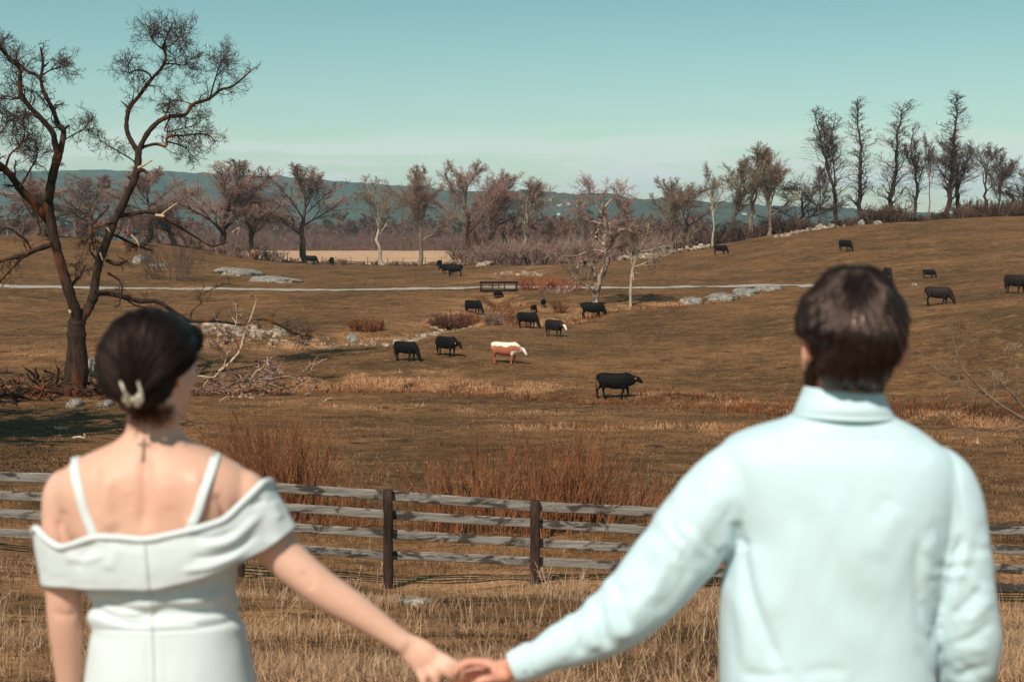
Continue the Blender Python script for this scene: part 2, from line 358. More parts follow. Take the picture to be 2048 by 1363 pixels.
# pale stubble field beyond the rise
m = Mat('stubble', .95, .1); n = m.noise(m.coord('Position', (.3, 1, 1)), .6, 5, .7); m.col(m.ramp(n, (.35, srgb(176, 134, 104)), (.65, srgb(214, 172, 138))))
xs = np.linspace(-150, 30, 160); ys = np.linspace(236, 520, 120); X, Y = np.meshgrid(xs, ys); i, j = np.meshgrid(np.arange(119), np.arange(159), indexing='ij')
tag(link('field', mesh_np('field', np.stack([X, Y, height(X, Y)+.12+.25*np.clip((Y-236)/20,0,1)], -1), np.stack([i*160+j, i*160+j+1, (i+1)*160+j+1, (i+1)*160+j], -1).reshape(-1, 4)), m.m), 'flat pale straw stubble field beyond the pasture', kind='structure')

# ---- far hills
def hill(name, prof, dist, depth, mat, label, seed, bump):
    """ridge whose skyline passes through the photo points prof at distance dist"""
    pr = np.array(prof, float); nx, ny = 420, 50
    px = np.linspace(pr[0, 0], pr[-1, 0], nx); py = pchip(pr[:, 0], pr[:, 1], px)
    V = []
    for k in range(ny):
        f = k/(ny-1)*1.6; d = dist-depth*(1-f)
        x = P(px, py, dist)[:, 0]*(d/dist)**.3; zt = P(px, py, dist)[:, 2]
        z = -6+(zt+6)*math.sin(min(f, 1.6)*math.pi/2)**1.0
        bm = bump*(fbm(x*.012, np.full(nx, d*.012), seed, 5)+.6*fbm(x*.05, np.full(nx, d*.05), seed+4, 3))*min(f*2, 1)
        z = z+bm; V.append(np.stack([x, np.full(nx, d)+30*fbm(x*.004, np.full(nx, k*.3), seed+9, 3), z], -1))
    V = np.array(V); i, j = np.meshgrid(np.arange(ny-1), np.arange(nx-1), indexing='ij')
    return tag(link(name, mesh_np(name, V, np.stack([i*nx+j, i*nx+j+1, (i+1)*nx+j+1, (i+1)*nx+j], -1).reshape(-1, 4)), mat), label, kind='structure')
m = Mat('hill_forest', .95, .05); n = m.noise(m.coord('Position', (1, 1, 2.5)), .012, 8, .75); n2 = m.noise(m.coord('Position', (1, .3, 1)), .10, 4, .7)
m.col(m.mix(m.ramp(n, (.4, 0), (.6, 1)), srgb(34, 50, 44), srgb(66, 72, 60))); 
c = m.mix(m.ramp(n2, (.4, 0), (.65, .8)), m.mix(m.ramp(n, (.4, 0), (.6, 1)), srgb(30, 46, 40), srgb(74, 74, 64)), srgb(96, 84, 74)); m.col(c); m.bump(n2, 9, 1); HILLM = m.m
hill('far_hill', [(-900,380),(-400,362),(0,352),(120,346),(250,346),(400,350),(550,356),(700,367),(850,379),(1000,389),(1150,400),(1350,420),(1600,440),(1900,455),(2600,470)], 4300, 1500, HILLM, 'long blue wooded ridge along the horizon', 3, 9)
hill('hill', [(560,472),(700,440),(820,412),(950,388),(1040,384),(1120,389),(1200,391),(1290,398),(1360,404),(1450,409),(1550,414),(1650,420),(1800,428),(2100,436),(2700,450)], 2900, 700, HILLM, 'lower wooded hill dotted with white houses', 13, 9)
# ---- houses on the hill
m = Mat('white_siding', .7, .2); m.col(srgb(226, 226, 220)); SID = m.m
m = Mat('grey_roof', .9, .1); m.col(srgb(92, 88, 90)); ROOF = m.m
m = Mat('dark_glass', .2, .5); m.col(srgb(40, 44, 50)); GLS = m.m
def box(a, c, h, R=None):
    v = np.array([[x, y, z] for x in (-1, 1) for y in (-1, 1) for z in (-1, 1)], float)*np.asarray(h)
    if R is not None: v = v@np.asarray(R).T
    a.add(v+np.asarray(c), [[0, 1, 3, 2], [4, 6, 7, 5], [0, 4, 5, 1], [2, 3, 7, 6], [0, 2, 6, 4], [1, 5, 7, 3]])
HB = [BVHTree.FromObject(bpy.data.objects[k], (bpy.context.view_layer.update(), bpy.context.evaluated_depsgraph_get())[1]) for k in ('far_hill', 'hill')]
def house(px, py, w, label, d=2760):
    dv = Vector(P(px, py, 1.0))-Vector((0, 0, CAMZ)); h = None
    for B in HB:
        q = B.ray_cast(Vector((0, 0, CAMZ)), dv)
        if q[0] is not None and (h is None or q[3] < h[1]): h = (q[0], q[3])
    p = np.array(h[0])-np.array([0, 4, 2]) if h else P(px, py, d)
    r = empty('house', tuple(p)); tag(r, label, 'house', 'white houses on the far hill')
    a = Acc(); box(a, (0, 0, 4), (w/2, 5, 4.2)); r.scale = (.62, .62, .5); link('wall', a.mesh('wall', False), SID, r)
    a = Acc(); h = w/2+.8; V = [[-h, -6, 8.1], [h, -6, 8.1], [h, 6, 8.1], [-h, 6, 8.1], [-h, 0, 12], [h, 0, 12]]
    a.add(V, [[0, 1, 5, 4], [2, 3, 4, 5], [3, 2, 1, 0]], [[0, 4, 3], [1, 2, 5]]); link('roof', a.mesh('roof', False), ROOF, r)
    for k in range(3):
        a = Acc(); box(a, (-w/3+k*w/3, -5.05, 4), (w*.07, .1, 1.1)); link('window', a.mesh('window', False), GLS, r)
for px, py, w, lb in [(1100,399,9,'leftmost white house high on the hill'), (1118,410,16,'wide white house below the hilltop, beside the taller trees'), (1136,408,11,'small white house near the hilltop right of the wide one'), (1154,411,8,'rightmost white house near the hilltop'),
                      (1117,428,9,'white house halfway down the hill, standing by itself'), (1258,433,9,'small white house low on the hill right of the pale crooked tree'), (1487,428,14,'white house on the hill seen between thin bare trunks'), (1512,432,18,'pale house low on the hill beyond the crest trees')]:
    house(px, py, w, lb)

# ================================================================== TREES
RG = np.random.default_rng(11)
def nrm(v): return v/(np.linalg.norm(v, axis=-1, keepdims=True)+1e-9)
def rotate_dirs(D, ang, rg):
    """tilt each dir by ang about a random perpendicular axis"""
    r = nrm(rg.normal(size=D.shape)); pr = nrm(np.cross(D, r)); return nrm(D*np.cos(ang)[:, None]+pr*np.sin(ang)[:, None])
def polylines(S0, D, Ln, K, wob, up, rg):
    N = len(S0); Pt = np.zeros((N, K, 3)); Pt[:, 0] = S0; d = D.copy()
    for k in range(1, K):
        d = nrm(d+wob*rg.normal(size=d.shape)+np.array([0, 0, up])); Pt[:, k] = Pt[:, k-1]+d*(Ln/(K-1))[:, None]
    return Pt
def spawn(Pt, R, n, t0, ang, ratio, K, wob, up, rg, rr=.5, taper=.55, rmin=.01, Lsrc=None, t1=1.0):
    N, Kp, _ = Pt.shape; L = np.linalg.norm(np.diff(Pt, axis=1), axis=2).sum(1) if Lsrc is None else np.full(N, Lsrc)
    t = t0+(t1-t0)*((np.arange(n)[None, :]+rg.random((N, n)))/n); f = t*(Kp-1); i = np.clip(f.astype(int), 0, Kp-2); g = (f-i)[..., None]
    idx = np.arange(N)[:, None]; S0 = Pt[idx, i]*(1-g)+Pt[idx, i+1]*g; D = nrm(Pt[idx, i+1]-Pt[idx, i])
    r = R[idx, i]*(1-g[..., 0])+R[idx, i+1]*g[..., 0]
    S0 = S0.reshape(-1, 3); D = D.reshape(-1, 3); r = r.ravel(); a = rg.uniform(ang[0], ang[1], len(D))
    D2 = rotate_dirs(D, a, rg); ln = np.repeat(L, n)*ratio*(1.15-.6*t.ravel())*rg.uniform(.6, 1.25, len(D))
    Q = polylines(S0, D2, ln, K, wob, up, rg)
    r0 = np.maximum(r*rr, rmin)
    Rq = r0[:, None]*np.linspace(1, taper, K)[None]; Rq = np.maximum(Rq, rmin*.7)
    return Q, Rq
def broad_tree(seed, rmin=.018, split=.2, n1=13, n2=9, n3=9, n4=6, ang1=(.45, 1.0), wob=.10, up=.06, H=18.0, R0=.42, lean=.05):
    """leader with ascending limbs whose tips fill a rounded crown"""
    rg = np.random.default_rng(seed); k = 12; z = np.linspace(0, H*.78, k)
    x = np.cumsum(rg.normal(size=k))*.22+lean*rg.normal()*z; y = np.cumsum(rg.normal(size=k))*.22; x -= x[0]; y -= y[0]
    t = np.stack([x, y, z], -1)[None]; tr = (R0*np.linspace(1, .12, k)**1.1)[None]; tr[0, 0] *= 1.3
    l1, r1 = spawn(t, tr, n1, split/.78, ang1, 1.0, 9, wob, up, rg, .62, .25, .05)
    h = (l1[:, 0, 2]/H-split)/(.78-split+1e-6); L = H*np.clip(.56-.34*h, .2, .6)*rg.uniform(.75, 1.08, len(h)); s = L/(np.linalg.norm(np.diff(l1, axis=1), axis=2).sum(1)+1e-9)
    l1 = l1[:, :1]+(l1-l1[:, :1])*s[:, None, None]; r1 = r1*np.clip(1.15-.5*h, .5, 1.2)[:, None]
    l2, r2 = spawn(np.concatenate([l1]), r1, n2, .15, (.35, .85), .5, 6, wob*1.3, up, rg, .48, .4, .035)
    l3, r3 = spawn(l2, r2, n3, .05, (.4, .95), .5, 4, wob*1.4, up*.8, rg, .5, .5, rmin*1.3)
    l3b, r3b = spawn(np.concatenate([l1]), r1, 14, .35, (.4, 1.0), .24, 4, wob*1.4, up, rg, .3, .5, rmin*1.3); l3 = np.concatenate([l3, l3b]); r3 = np.concatenate([r3, r3b])
    l4, r4 = spawn(l3, r3, n4, .1, (.4, 1.05), .72, 3, wob*1.4, up*.5, rg, .6, .7, rmin)
    a = Acc(); a.add(*tubes(t, tr, 8)); a.add(*tubes(l1, r1, 6)); a.add(*tubes(l2, r2, 4))
    b = Acc(); b.add(*tubes(l3, r3, 3)); b.add(*tubes(l4, r4, 3))
    return a, b
def narrow_tree(seed, rmin=.024, H=20.0, lean=0., fork=False, nb=60, lb=.13):
    rg = np.random.default_rng(seed)
    k = 18; z = np.linspace(0, H, k); x = lean*H*(z/H)**1.2+.085*np.cumsum(rg.normal(size=k)); y = .12*np.cumsum(rg.normal(size=k)); x[0] = y[0] = 0
    t = np.stack([x, y, z], -1)[None]; tr = np.linspace(.20, .03, k)[None]; tr[0, 0] = .27
    a = Acc(); a.add(*tubes(t, tr, 7)); l2, r2 = spawn(t, tr, nb, .14, (.35, .85), lb, 6, .16, .2, rg, .35, .4, .03)
    if fork:
        f, fr = spawn(t, tr, 4, .3, (.15, .3), .45, 10, .06, .08, rg, .55, .25, .05, t1=.65); a.add(*tubes(f, fr, 5)); g, gr = spawn(f, fr, 18, .15, (.3, .8), lb*1.9, 6, .16, .16, rg, .4, .4, .03); l2 = np.concatenate([l2, g]); r2 = np.concatenate([r2, gr])
    a.add(*tubes(l2, r2, 4))
    l3, r3 = spawn(l2, r2, 6, .08, (.4, 1.0), .65, 4, .2, .08, rg, .5, .5, rmin*1.2); l4, r4 = spawn(l3, r3, 4, .12, (.4, 1.0), .7, 3, .18, .04, rg, .6, .7, rmin)
    b = Acc(); b.add(*tubes(l3, r3, 3)); b.add(*tubes(l4, r4, 3)); return a, b
def norm_tree(ab, smooth=True):
    """centre on the base, remember half width and height so that copies can be sized"""
    a, b = ab; V = np.concatenate([a.verts(), b.verts()]); z1 = np.percentile(V[:, 2], 99.8); xw = (np.percentile(V[:, 0], 98.5)-np.percentile(V[:, 0], 1.5)); cx = (np.percentile(V[:, 0], 98.5)+np.percentile(V[:, 0], 1.5))/2
    return dict(t=a.mesh('trunk'), c=b.mesh('crown'), H=z1, W=xw, cx=cx)
BK = {'brown': bark('bark_brown', srgb(66, 48, 40), srgb(124, 96, 80)), 'dark': bark('bark_dark', srgb(46, 34, 30), srgb(92, 70, 60)), 'pale': bark('bark_pale', srgb(138, 120, 104), srgb(206, 190, 170), 5), 'grey': bark('bark_grey', srgb(92, 76, 66), srgb(150, 128, 112))}
def twigm(name, c1, c2):
    m = Mat(name, .9, .1); m.col(m.ramp(m.noise(m.coord('Object'), .5, 2), (.35, c1), (.65, c2))); return m.m
TW = {'red': twigm('twigs_red', srgb(140, 106, 98), srgb(186, 148, 134)), 'mauve': twigm('twigs_mauve', srgb(128, 100, 92), srgb(172, 140, 126)), 'tan': twigm('twigs_tan', srgb(118, 94, 78), srgb(164, 138, 118)), 'dark': twigm('twigs_dark', srgb(78, 58, 52), srgb(124, 98, 86)), 'darkb': twigm('twigs_brush', srgb(74, 54, 48), srgb(118, 90, 78)), 'rust': twigm('twigs_rust', srgb(140, 74, 52), srgb(176, 106, 74))}
LIB = {}
TW['woods'] = twigm('twigs_woods', srgb(104, 78, 74), srgb(146, 112, 102)); TW['far'] = twigm('twigs_far', srgb(96, 82, 78), srgb(126, 110, 102))
for k in range(4): LIB['b%d' % k] = norm_tree(broad_tree(100+k, .018, [.17, .24, .2, .22][k], [14, 11, 15, 10][k], ang1=[(.5, 1.1), (.4, .95), (.45, 1.0), (.3, .75)][k]))
LIB['o0'] = norm_tree(broad_tree(120, .017, .3, 7, 7, 7, 5, (.25, .7), .13, .06, 18, .3))
LIB['o1'] = norm_tree(broad_tree(127, .017, .28, 8, 8, 7, 5, (.2, .6), .14, .06, 18, .32, .12))
LIB['low'] = norm_tree(broad_tree(131, .018, .12, 14, 8, 8, 6, (.7, 1.3), .16, .04, 18, .4))
for k in range(4): LIB['n%d' % k] = norm_tree(narrow_tree(200+k, .015, 20, [-.09, -.04, .02, -.03][k], k in (0, 3), [38, 60, 46, 38][k], [.14, .10, .14, .15][k]))
_cnt = {}
def tree(kind, px, py, top, w, bk, tw, label, group, rz=0., dmin=0, d=None, name='bare_tree', mirror=False, sink=.1):
    if d is None: g = ground_at(px, py, dmin=dmin)
    else: g = P(px, py, d); g[2] = height(g[0], g[1])
    T = LIB[kind]; dd = g[1]; H = P(px, top, dd)[2]-g[2]; Wm = w/FPX*dd
    r = empty(name, (g[0], g[1], g[2]-sink), 0, 1); tag(r, label, 'tree', group)
    sx = Wm/T['W']; sz = H/T['H']; r.scale = (sx*(-1 if mirror else 1), sx, sz); r.rotation_euler = (0, 0, rz)
    for nm, me, mt in (('trunk', T['t'], BK[bk]), ('crown', T['c'], TW[tw])):
        key = (me.name, mt.name)
        if key not in _cnt: mm = me.copy(); mm.materials.clear(); mm.materials.append(mt); _cnt[key] = mm
        link(nm, _cnt[key], None, r)
    return r
G1 = 'bare trees along the far edge of the pasture'; G2 = 'tall thin trees on the right-hand crest'; G3 = 'trees beyond the left rise'
T_ = [
 ('b0', 440,498,318,190,'dark','red','wide reddish bare tree with a dark trunk, first right of the big dead tree',G1,.4),
 ('b3', 505,500,372,110,'brown','red','lower reddish bare tree leaning against the wide one left of the field',G1,1.9),
 ('b1', 616,527,326,200,'brown','mauve','broad rounded bare tree whose trunk rises behind the black cows on the field edge',G1,0),
 ('o1', 766,529,346,120,'pale','tan','crooked bare tree with a pale blotched trunk in front of the stubble field',G1,.3),
 ('b2', 838,531,328,130,'grey','mauve','round-headed bare tree with a dark nest low in its fork',G1,.8),
 ('b1', 926,529,318,150,'brown','red','reddish bare tree with two rounded crown tips behind the stone wall end',G1,2.4),
 ('b3', 975,524,336,110,'brown','red','reddish bare tree close behind the right side of the twin-tipped one',G1,3.9),
 ('o0', 1043,517,352,100,'pale','mauve','slim bare tree with a pale forked trunk standing behind the stone wall',G1,.1),
 ('b0', 1100,508,430,80,'brown','mauve','small brownish tree in the hollow behind the stone wall',G1,1.),
 ('b2', 1345,497,352,100,'grey','tan','feathery bare tree where the stone wall meets the slope',G1,2.2),
 ('o0', 1378,494,362,80,'brown','tan','thin bare tree second from the foot of the crest',G1,1.3),
 ('o1', 1425,486,322,62,'pale','tan','white-stemmed bare tree at the foot of the crest',G2,1.5),
 ('b3', 1462,478,310,74,'brown','tan','dark double-stemmed tree right of the white-stemmed one',G2,2.7),
 ('o0', 1497,474,282,90,'grey','tan','tall forked tree at the middle of the low group on the slope',G2,0),
 ('b2', 1538,468,302,104,'grey','tan','open spreading tree with wide arching limbs on the slope',G2,.9),
 ('low',1607,459,362,150,'dark','dark','low dense thorn tree spreading on the crest',G2,.5),
 ('b1', 1640,452,330,60,'brown','dark','narrow bushy tree just left of the tallest leaning ones',G2,.2),
 ('n0', 1676,446,213,74,'dark','dark','tall thin tree leaning left, first of the five tall ones',G2,0),
 ('n1', 1722,442,193,56,'dark','dark','shaggy dark narrow tree, second of the five tall ones',G2,0),
 ('n2', 1783,438,198,80,'dark','dark','tall straight tree with a forked feathery top',G2,0),
 ('n3', 1832,434,244,56,'dark','dark','shorter twisted tree between two taller ones on the crest',G2,0),
 ('o1', 1858,433,262,44,'grey','dark','slender pale-stemmed tree close left of the very tallest',G2,1.1),
 ('n1', 1892,431,182,62,'dark','dark','tallest and pointed tree of the crest',G2,0,True),
 ('b3', 1920,431,268,84,'dark','dark','bushy tree touching the tallest one on its right',G2,.8),
 ('o0', 1975,430,282,60,'dark','dark','vertical twin-stemmed tree near the right end of the crest',G2,1.4),
 ('b2', 2000,430,300,70,'dark','dark','rough tree growing just right of the twin-stemmed one',G2,2.2),
 ('low',2052,432,334,120,'dark','dark','dark spreading tree cut by the right edge of the view',G2,2.),
 ('b2', 70,474,352,170,'brown','red','reddish rounded tree beyond the left rise at the view edge',G3,1.),
 ('b0', 178,478,346,150,'brown','mauve','greyish tree beyond the left rise behind the fork of the big tree',G3,2.),
 ('b1', 292,486,330,170,'dark','red','dark reddish round tree seen beside the big tree trunk',G3,3.),
 ('b3', 352,490,400,110,'brown','mauve','lower mauve tree beyond the rise, between two rounder ones',G3,.4)]
for t in T_:
    kind, px, py, top, w, bk, tw, lb, g, rz = t[:10]
    tree(kind, px, py, top, w, bk, tw, lb, g, rz, d=(234 if py > 500 else 226) + (abs(hash((px,)))%7), mirror=len(t) > 10)
# woods behind: rows of smaller bare trees, one mass
def wood(name, label, spec, mat, seed, rmin):
    rg = np.random.default_rng(seed); acc = Acc(); protos = [broad_tree(300+seed*7+k, rmin, .12, 7, 5, 5, 4) for k in range(3)]
    pv = []
    for a, b in protos:
        V = np.concatenate([a.verts(), b.verts()]); Q = np.concatenate([np.concatenate(a.Q), np.concatenate(b.Q)+a.n]); pv.append((V, Q, V[:, 2].max(), np.ptp(V[:, 0])))
    for (px0, px1, n, top0, top1, d0, d1, w0, w1) in spec:
        for k in range(n):
            px = px0+(px1-px0)*(k+rg.random())/n; f = (px-px0)/(px1-px0); d = rg.uniform(d0, d1); top = top0+(top1-top0)*f+rg.normal()*7
            V, Q, H, W = pv[rg.integers(3)]; x = (px-1024)/FPX*d; z0 = height(x, d)-.2; hh = P(px, top, d)[2]-z0; ww = rg.uniform(w0, w1)/FPX*d
            if hh < 2: continue
            acc.add((V*np.array([ww/W, ww/W, hh/H]))@rotz(rg.uniform(0, 6.28)).T+np.array([x, d, z0]), Q)
    return tag(link(name, acc.mesh(name), mat), label, kind='stuff')
wood('woodland', 'reddish bare woodland massed behind the first trees', [(-200,420,12,404,424,250,330,100,160), (400,1420,40,436,428,520,640,60,110), (930,1420,16,430,430,250,300,60,100)], TW['woods'], 1, .07)
wood('woodland', 'grey bare woodland farther back in the valley', [(-300,2100,50,430,434,760,1000,70,120)], TW['far'], 2, .16)
# brushy undergrowth
def brush(acc, x, y, z, r, h, n, rg, rmin=.02, flat=.7, L=5):
    th = rg.uniform(0, 6.28, n); rr = np.sqrt(rg.random(n))*r*.5; S0 = np.stack([x+rr*np.cos(th), y+rr*np.sin(th), np.full(n, z-.1)], -1)
    D = nrm(np.stack([np.cos(th)*rg.uniform(.1, flat, n), np.sin(th)*rg.uniform(.1, flat, n), np.ones(n)], -1))
    t = polylines(S0, D, h*rg.uniform(.55, 1.05, n), 6, .14, .0, rg); tr = np.repeat(np.linspace(rmin*1.6, rmin, 6)[None], n, 0)
    acc.add(*tubes(t, tr, 3)); l, r_ = spawn(t, tr, L, .25, (.3, .9), .45, 4, .2, .03, rg, .8, .6, rmin*.8); acc.add(*tubes(l, r_, 3))
    l, r_ = spawn(l, r_, 3, .2, (.3, .9), .5, 3, .2, .03, rg, .8, .6, rmin*.7); acc.add(*tubes(l, r_, 3))
rg = np.random.default_rng(5)
def brush_line(label, spec, mat, seed):
    rg = np.random.default_rng(seed); a = Acc()
    for (px0, px1, n, d0, d1, h0, h1) in spec:
        for k in range(n):
            px = px0+(px1-px0)*(k+rg.random())/n; d = rg.uniform(d0, d1); x = (px-1024)/FPX*d; h = rg.uniform(h0, h1); brush(a, x, d, height(x, d), h*.9, h, 26, rg, .035)
    return tag(link('undergrowth', a.mesh('undergrowth'), mat), label, kind='stuff')
brush_line('dark leafless undergrowth between the trees on the crest', [(1400,1600,24,226,236,1.4,3.0), (1600,2100,44,222,232,.7,1.8), (1740,1810,8,224,228,2.2,3.4), (1900,2080,14,222,230,2.0,3.4)], TW['darkb'], 61)
brush_line('brown leafless undergrowth behind the stone wall', [(920,1400,46,230,242,2.0,4.6), (1000,1110,10,226,230,3,5)], TW['mauve'], 62)
brush_line('low brown hedge at the back of the stubble field', [(300,1000,60,500,520,6,9)], TW['woods'], 63)
brush_line('scrub along the near edge of the stubble field', [(380,560,14,222,234,1.0,2.4), (565,960,20,229,233,.5,1.1)], TW['mauve'], 64)
# ================================================================== TRACED TREES
TW['mid'] = twigm('twigs_mid', srgb(58, 42, 38), srgb(98, 74, 66))
def traced(name, base, d, limbs, bkm, twm, label, cat='tree', group=None, twl=1.0, tn=12, seed=1, S=7, rmin=.014, tpar=(6, 5), zoff=0, up=.05):
    rg = np.random.default_rng(seed); g = P(*base, d); org = np.array([g[0], d, height(g[0], d)-zoff]); px = FPX/d
    a = Acc(); b = Acc(); subs = []
    for L in limbs:
        pts, r0, r1, d0, d1 = L[:5]; tw = L[5] if len(L) > 5 else 1.0; n = max(8, len(pts)*4)
        pp = smooth_path([(x, y) for x, y in pts], n); r0, r1 = (r0, r1) if L is limbs[0] or name != 'dead_tree' else (r0*.7, r1*.75); r0, r1 = (r0*.75, r1*.7) if name == 'bare_tree' else (r0, r1); dd = np.linspace(d0, d1, n)+.12*np.cumsum(rg.normal(size=n))*.5*(abs(d1-d0) > 0)
        Q = P(pp[:, 0], pp[:, 1], d+dd)-org; kn = .9+.25*rg.random(n); R = np.linspace(r0, r1, n)/px*kn
        V, q = tubes(Q[None], R[None], S); a.add(V, q)
        if r1 > 1.2 and tw >= 0: # broken end cap
            V2, q2, t2 = ellipsoid(Q[-1], [R[-1]]*3, n=5); a.add(V2, q2, t2)
        if tw > 0: subs.append((Q, R, tw))
    for Q, R, tw in subs:
        n = max(3, int(tn*tw)); l2, r2 = spawn(Q[None], R[None], n, .3, (.5, 1.2), 1, 6, .32, up, rg, .35, .35, rmin*1.8, Lsrc=twl*(.6+.4*tw))
        a.add(*tubes(l2, r2, 4))
        l3, r3 = spawn(l2, r2, tpar[0], .1, (.4, 1.2), .6, 5, .32, .02, rg, .5, .5, rmin*1.3); l4, r4 = spawn(l3, r3, tpar[1], .1, (.4, 1.2), .6, 4, .3, .0, rg, .6, .7, rmin)
        b.add(*tubes(l3, r3, 3)); b.add(*tubes(l4, r4, 3))
    r = empty(name, tuple(org)); tag(r, label, cat, group)
    link('trunk', a.mesh('trunk'), bkm, r)
    if b.n: link('crown', b.mesh('crown'), twm, r)
    return r
m = Mat('bark_old', .9, .15); co = m.coord('Object', (1, 1, .2)); n = m.noise(co, 5, 6, .7, .4); n2 = m.noise(m.coord('Object', (1, 1, .35)), .8, 3, .5)
c = m.mix(m.ramp(n, (.35, 0), (.65, 1)), srgb(40, 30, 26), srgb(78, 58, 46)); m.col(m.mix(m.ramp(n2, (.52, 0), (.66, .7)), c, srgb(150, 84, 44))); m.bump(n, .07, 1); OLDB = m.m
m = Mat('bare_wood', .8, .2); n = m.noise(m.coord('Object', (1, 1, .4)), 6, 5, .65); m.col(m.ramp(n, (.3, srgb(150, 116, 92)), (.7, srgb(226, 196, 168)))); WOODP = m.m
BT = [
 ([(150,790),(152,760),(154,715),(153,665),(154,640)],26,17,0,0,0),
 ([(154,655),(152,625),(136,576),(117,510),(106,466),(98,405),(99,389),(106,349),(116,312)],16,11,0,-1.5,.2),
 ([(116,318),(110,286),(105,264),(84,239),(59,213),(42,187),(40,158),(40,139),(24,122),(4,100),(-6,84)],9,3,-1.5,-3,1.7),
 ([(116,318),(125,283),(127,261),(117,250),(106,220),(88,184),(82,158),(86,128),(82,97)],9.5,3,-1.5,.5,1.0),
 ([(82,160),(70,148),(55,143),(37,127),(15,114),(4,95),(8,75)],5,1.5,-.5,1.5,1.6),
 ([(127,261),(138,250)],5,2.5,-1,-1,-1), ([(106,222),(113,214)],5,2,-.5,-.5,-1),
 ([(88,134),(98,124)],3,1.5,0,0,-1),
 ([(82,152),(100,141),(118,135),(130,130)],2.5,1,0,1.5,1.5), ([(62,215),(70,196),(62,180),(78,190),(95,212)],2.2,1,-1,-1,1),
 ([(44,190),(30,196),(12,192),(-6,200)],2.5,1,-2,-3,1.3),
 ([(100,445),(73,411),(44,382),(22,352),(0,330),(-40,300),(-90,250),(-120,200)],13,6,0,-4,.8),
 ([(10,340),(20,310),(40,290),(50,265),(44,240)],3.5,1,-2,-3,2.2), ([(40,375),(60,340),(75,310),(70,285)],3,1,-2,-1,1.8), ([(-20,315),(-10,280),(10,255),(20,235)],3,1,-3,-2,2.0),
 ([(128,280),(150,268),(168,258),(182,240)],2.2,1,0,2,1.4),
 ([(106,488),(73,499),(48,510),(18,517),(-20,527),(-60,540)],8,4,0,3,.7), ([(60,505),(40,520),(22,539),(2,561),(-20,590)],4,2,1,2,.5), ([(62,499),(52,480),(40,472),(22,458),(7,455)],3.5,1.4,1,0,.6),
 ([(154,655),(168,630),(180,610),(187,591),(191,561),(198,525),(214,481),(227,444),(238,425),(257,385),(268,362),(275,335),(277,306)],15,9,0,2,.15),
 ([(277,306),(273,299),(257,271),(253,246),(260,216),(279,191),(301,161),(323,136),(332,114),(327,95),(334,73),(345,48)],8,2,2,3,1.6),
 ([(260,216),(250,209),(242,202)],3.5,1.2,2,2,-1),
 ([(277,306),(281,293),(297,264),(319,242),(341,233),(371,229),(385,209),(418,198),(440,180),(462,174),(484,158),(504,139)],8.5,2,2,5,1.6),
 ([(281,298),(290,293),(312,288),(332,292),(336,273),(367,271),(396,268),(418,271),(432,285)],5,1.5,2,3,1.7),
 ([(333,283),(367,293),(385,312)],2.5,1,3,4,1.2), ([(304,158),(298,148),(285,141),(271,141),(259,147),(257,132),(264,114)],3,1.2,2,1,1.6),
 ([(330,128),(350,128),(370,130),(385,115)],2.5,1,3,4,1.8), ([(385,209),(370,204),(350,200),(335,208)],2,1,4,4,1.5), ([(420,197),(430,160),(440,130),(450,110)],2.5,1,4,5,2.0), ([(341,233),(330,262),(360,258),(390,250),(410,236)],2.2,1,3,4,1.4),
 ([(275,330),(262,318),(240,305),(215,290),(200,280)],2.5,1,2,2,1.0), ([(328,95),(350,85),(365,62)],2,1,3,3,1.8), ([(327,100),(305,80),(310,60)],2,1,3,2.5,1.8),
 ([(273,345),(285,340),(296,346)],6,4,1,1,-1),
 ([(238,431),(265,428),(293,424),(319,429),(341,444),(367,459),(396,477),(425,492),(455,484)],6,2,1,4,.5),
 ([(192,587),(205,586),(220,587),(249,594),(279,602),(312,602),(337,616),(367,635),(381,642),(422,642),(459,645),(488,649),(506,642),(532,638),(565,653),(602,671)],8.5,2,0,5,.6),
 ([(250,596),(270,610),(300,616),(330,622)],3,1.5,0,1,.5), ([(381,640),(382,628),(389,616),(403,605),(400,590),(420,580),(450,568),(475,570)],3,1,4,5,.5),
 ([(530,640),(560,652),(590,668),(615,672)],2.5,1,4,4,1.5), ([(214,521),(235,528),(253,521)],6,4,1,0,.3), ([(216,546),(239,561),(244,580),(240,600)],3.5,2,1,0,.5),
 ([(139,580),(150,562),(161,552),(170,530)],5,2,0,1,.8), ([(210,492),(225,470),(250,480),(275,492),(300,500)],5,2,1,3,1.0), ([(227,444),(205,450),(185,460),(182,480),(190,500)],3.5,1.5,1,0,.8), ([(198,525),(180,500),(185,478)],3,1.5,1,0,.6)]
r = traced('dead_tree', (152, 782), 75, BT, OLDB, TW['mid'], 'great half-dead tree with two twisted trunks and broken limbs, left foreground of the pasture', 'tree', None, 1.3, 13, 7, 8, .0075, (6, 6), .15)
org = np.array(r.location); a = Acc()     # pale torn wood where limbs broke off
for pts, ra, rb in [([(284,338),(298,330),(312,322)],3.2,1), ([(103,395),(108,410),(106,440)],2.2,2), ([(318,431),(328,432),(336,433)],3.2,3), ([(330,430),(345,418),(362,406)],2.2,1), ([(20,390),(38,388)],2.5,1), ([(24,384),(21,396)],2,1), ([(270,470),(280,480),(286,492)],2.5,1), ([(222,455),(228,464)],2,1), ([(147,618),(150,624)],3,3),([(208,505),(214,520)],2,1), ([(470,465),(484,455),(480,470)],1.2,.6)]:
    q = smooth_path(pts, 8); Q = P(q[:, 0], q[:, 1], 75+.2)-org; Q[:, 1] -= .75; a = Acc(); a.add(*tubes(Q[None], (np.linspace(ra, rb, 8)/38)[None], 6)); link('torn_wood', a.mesh('torn_wood'), WOODP, r)
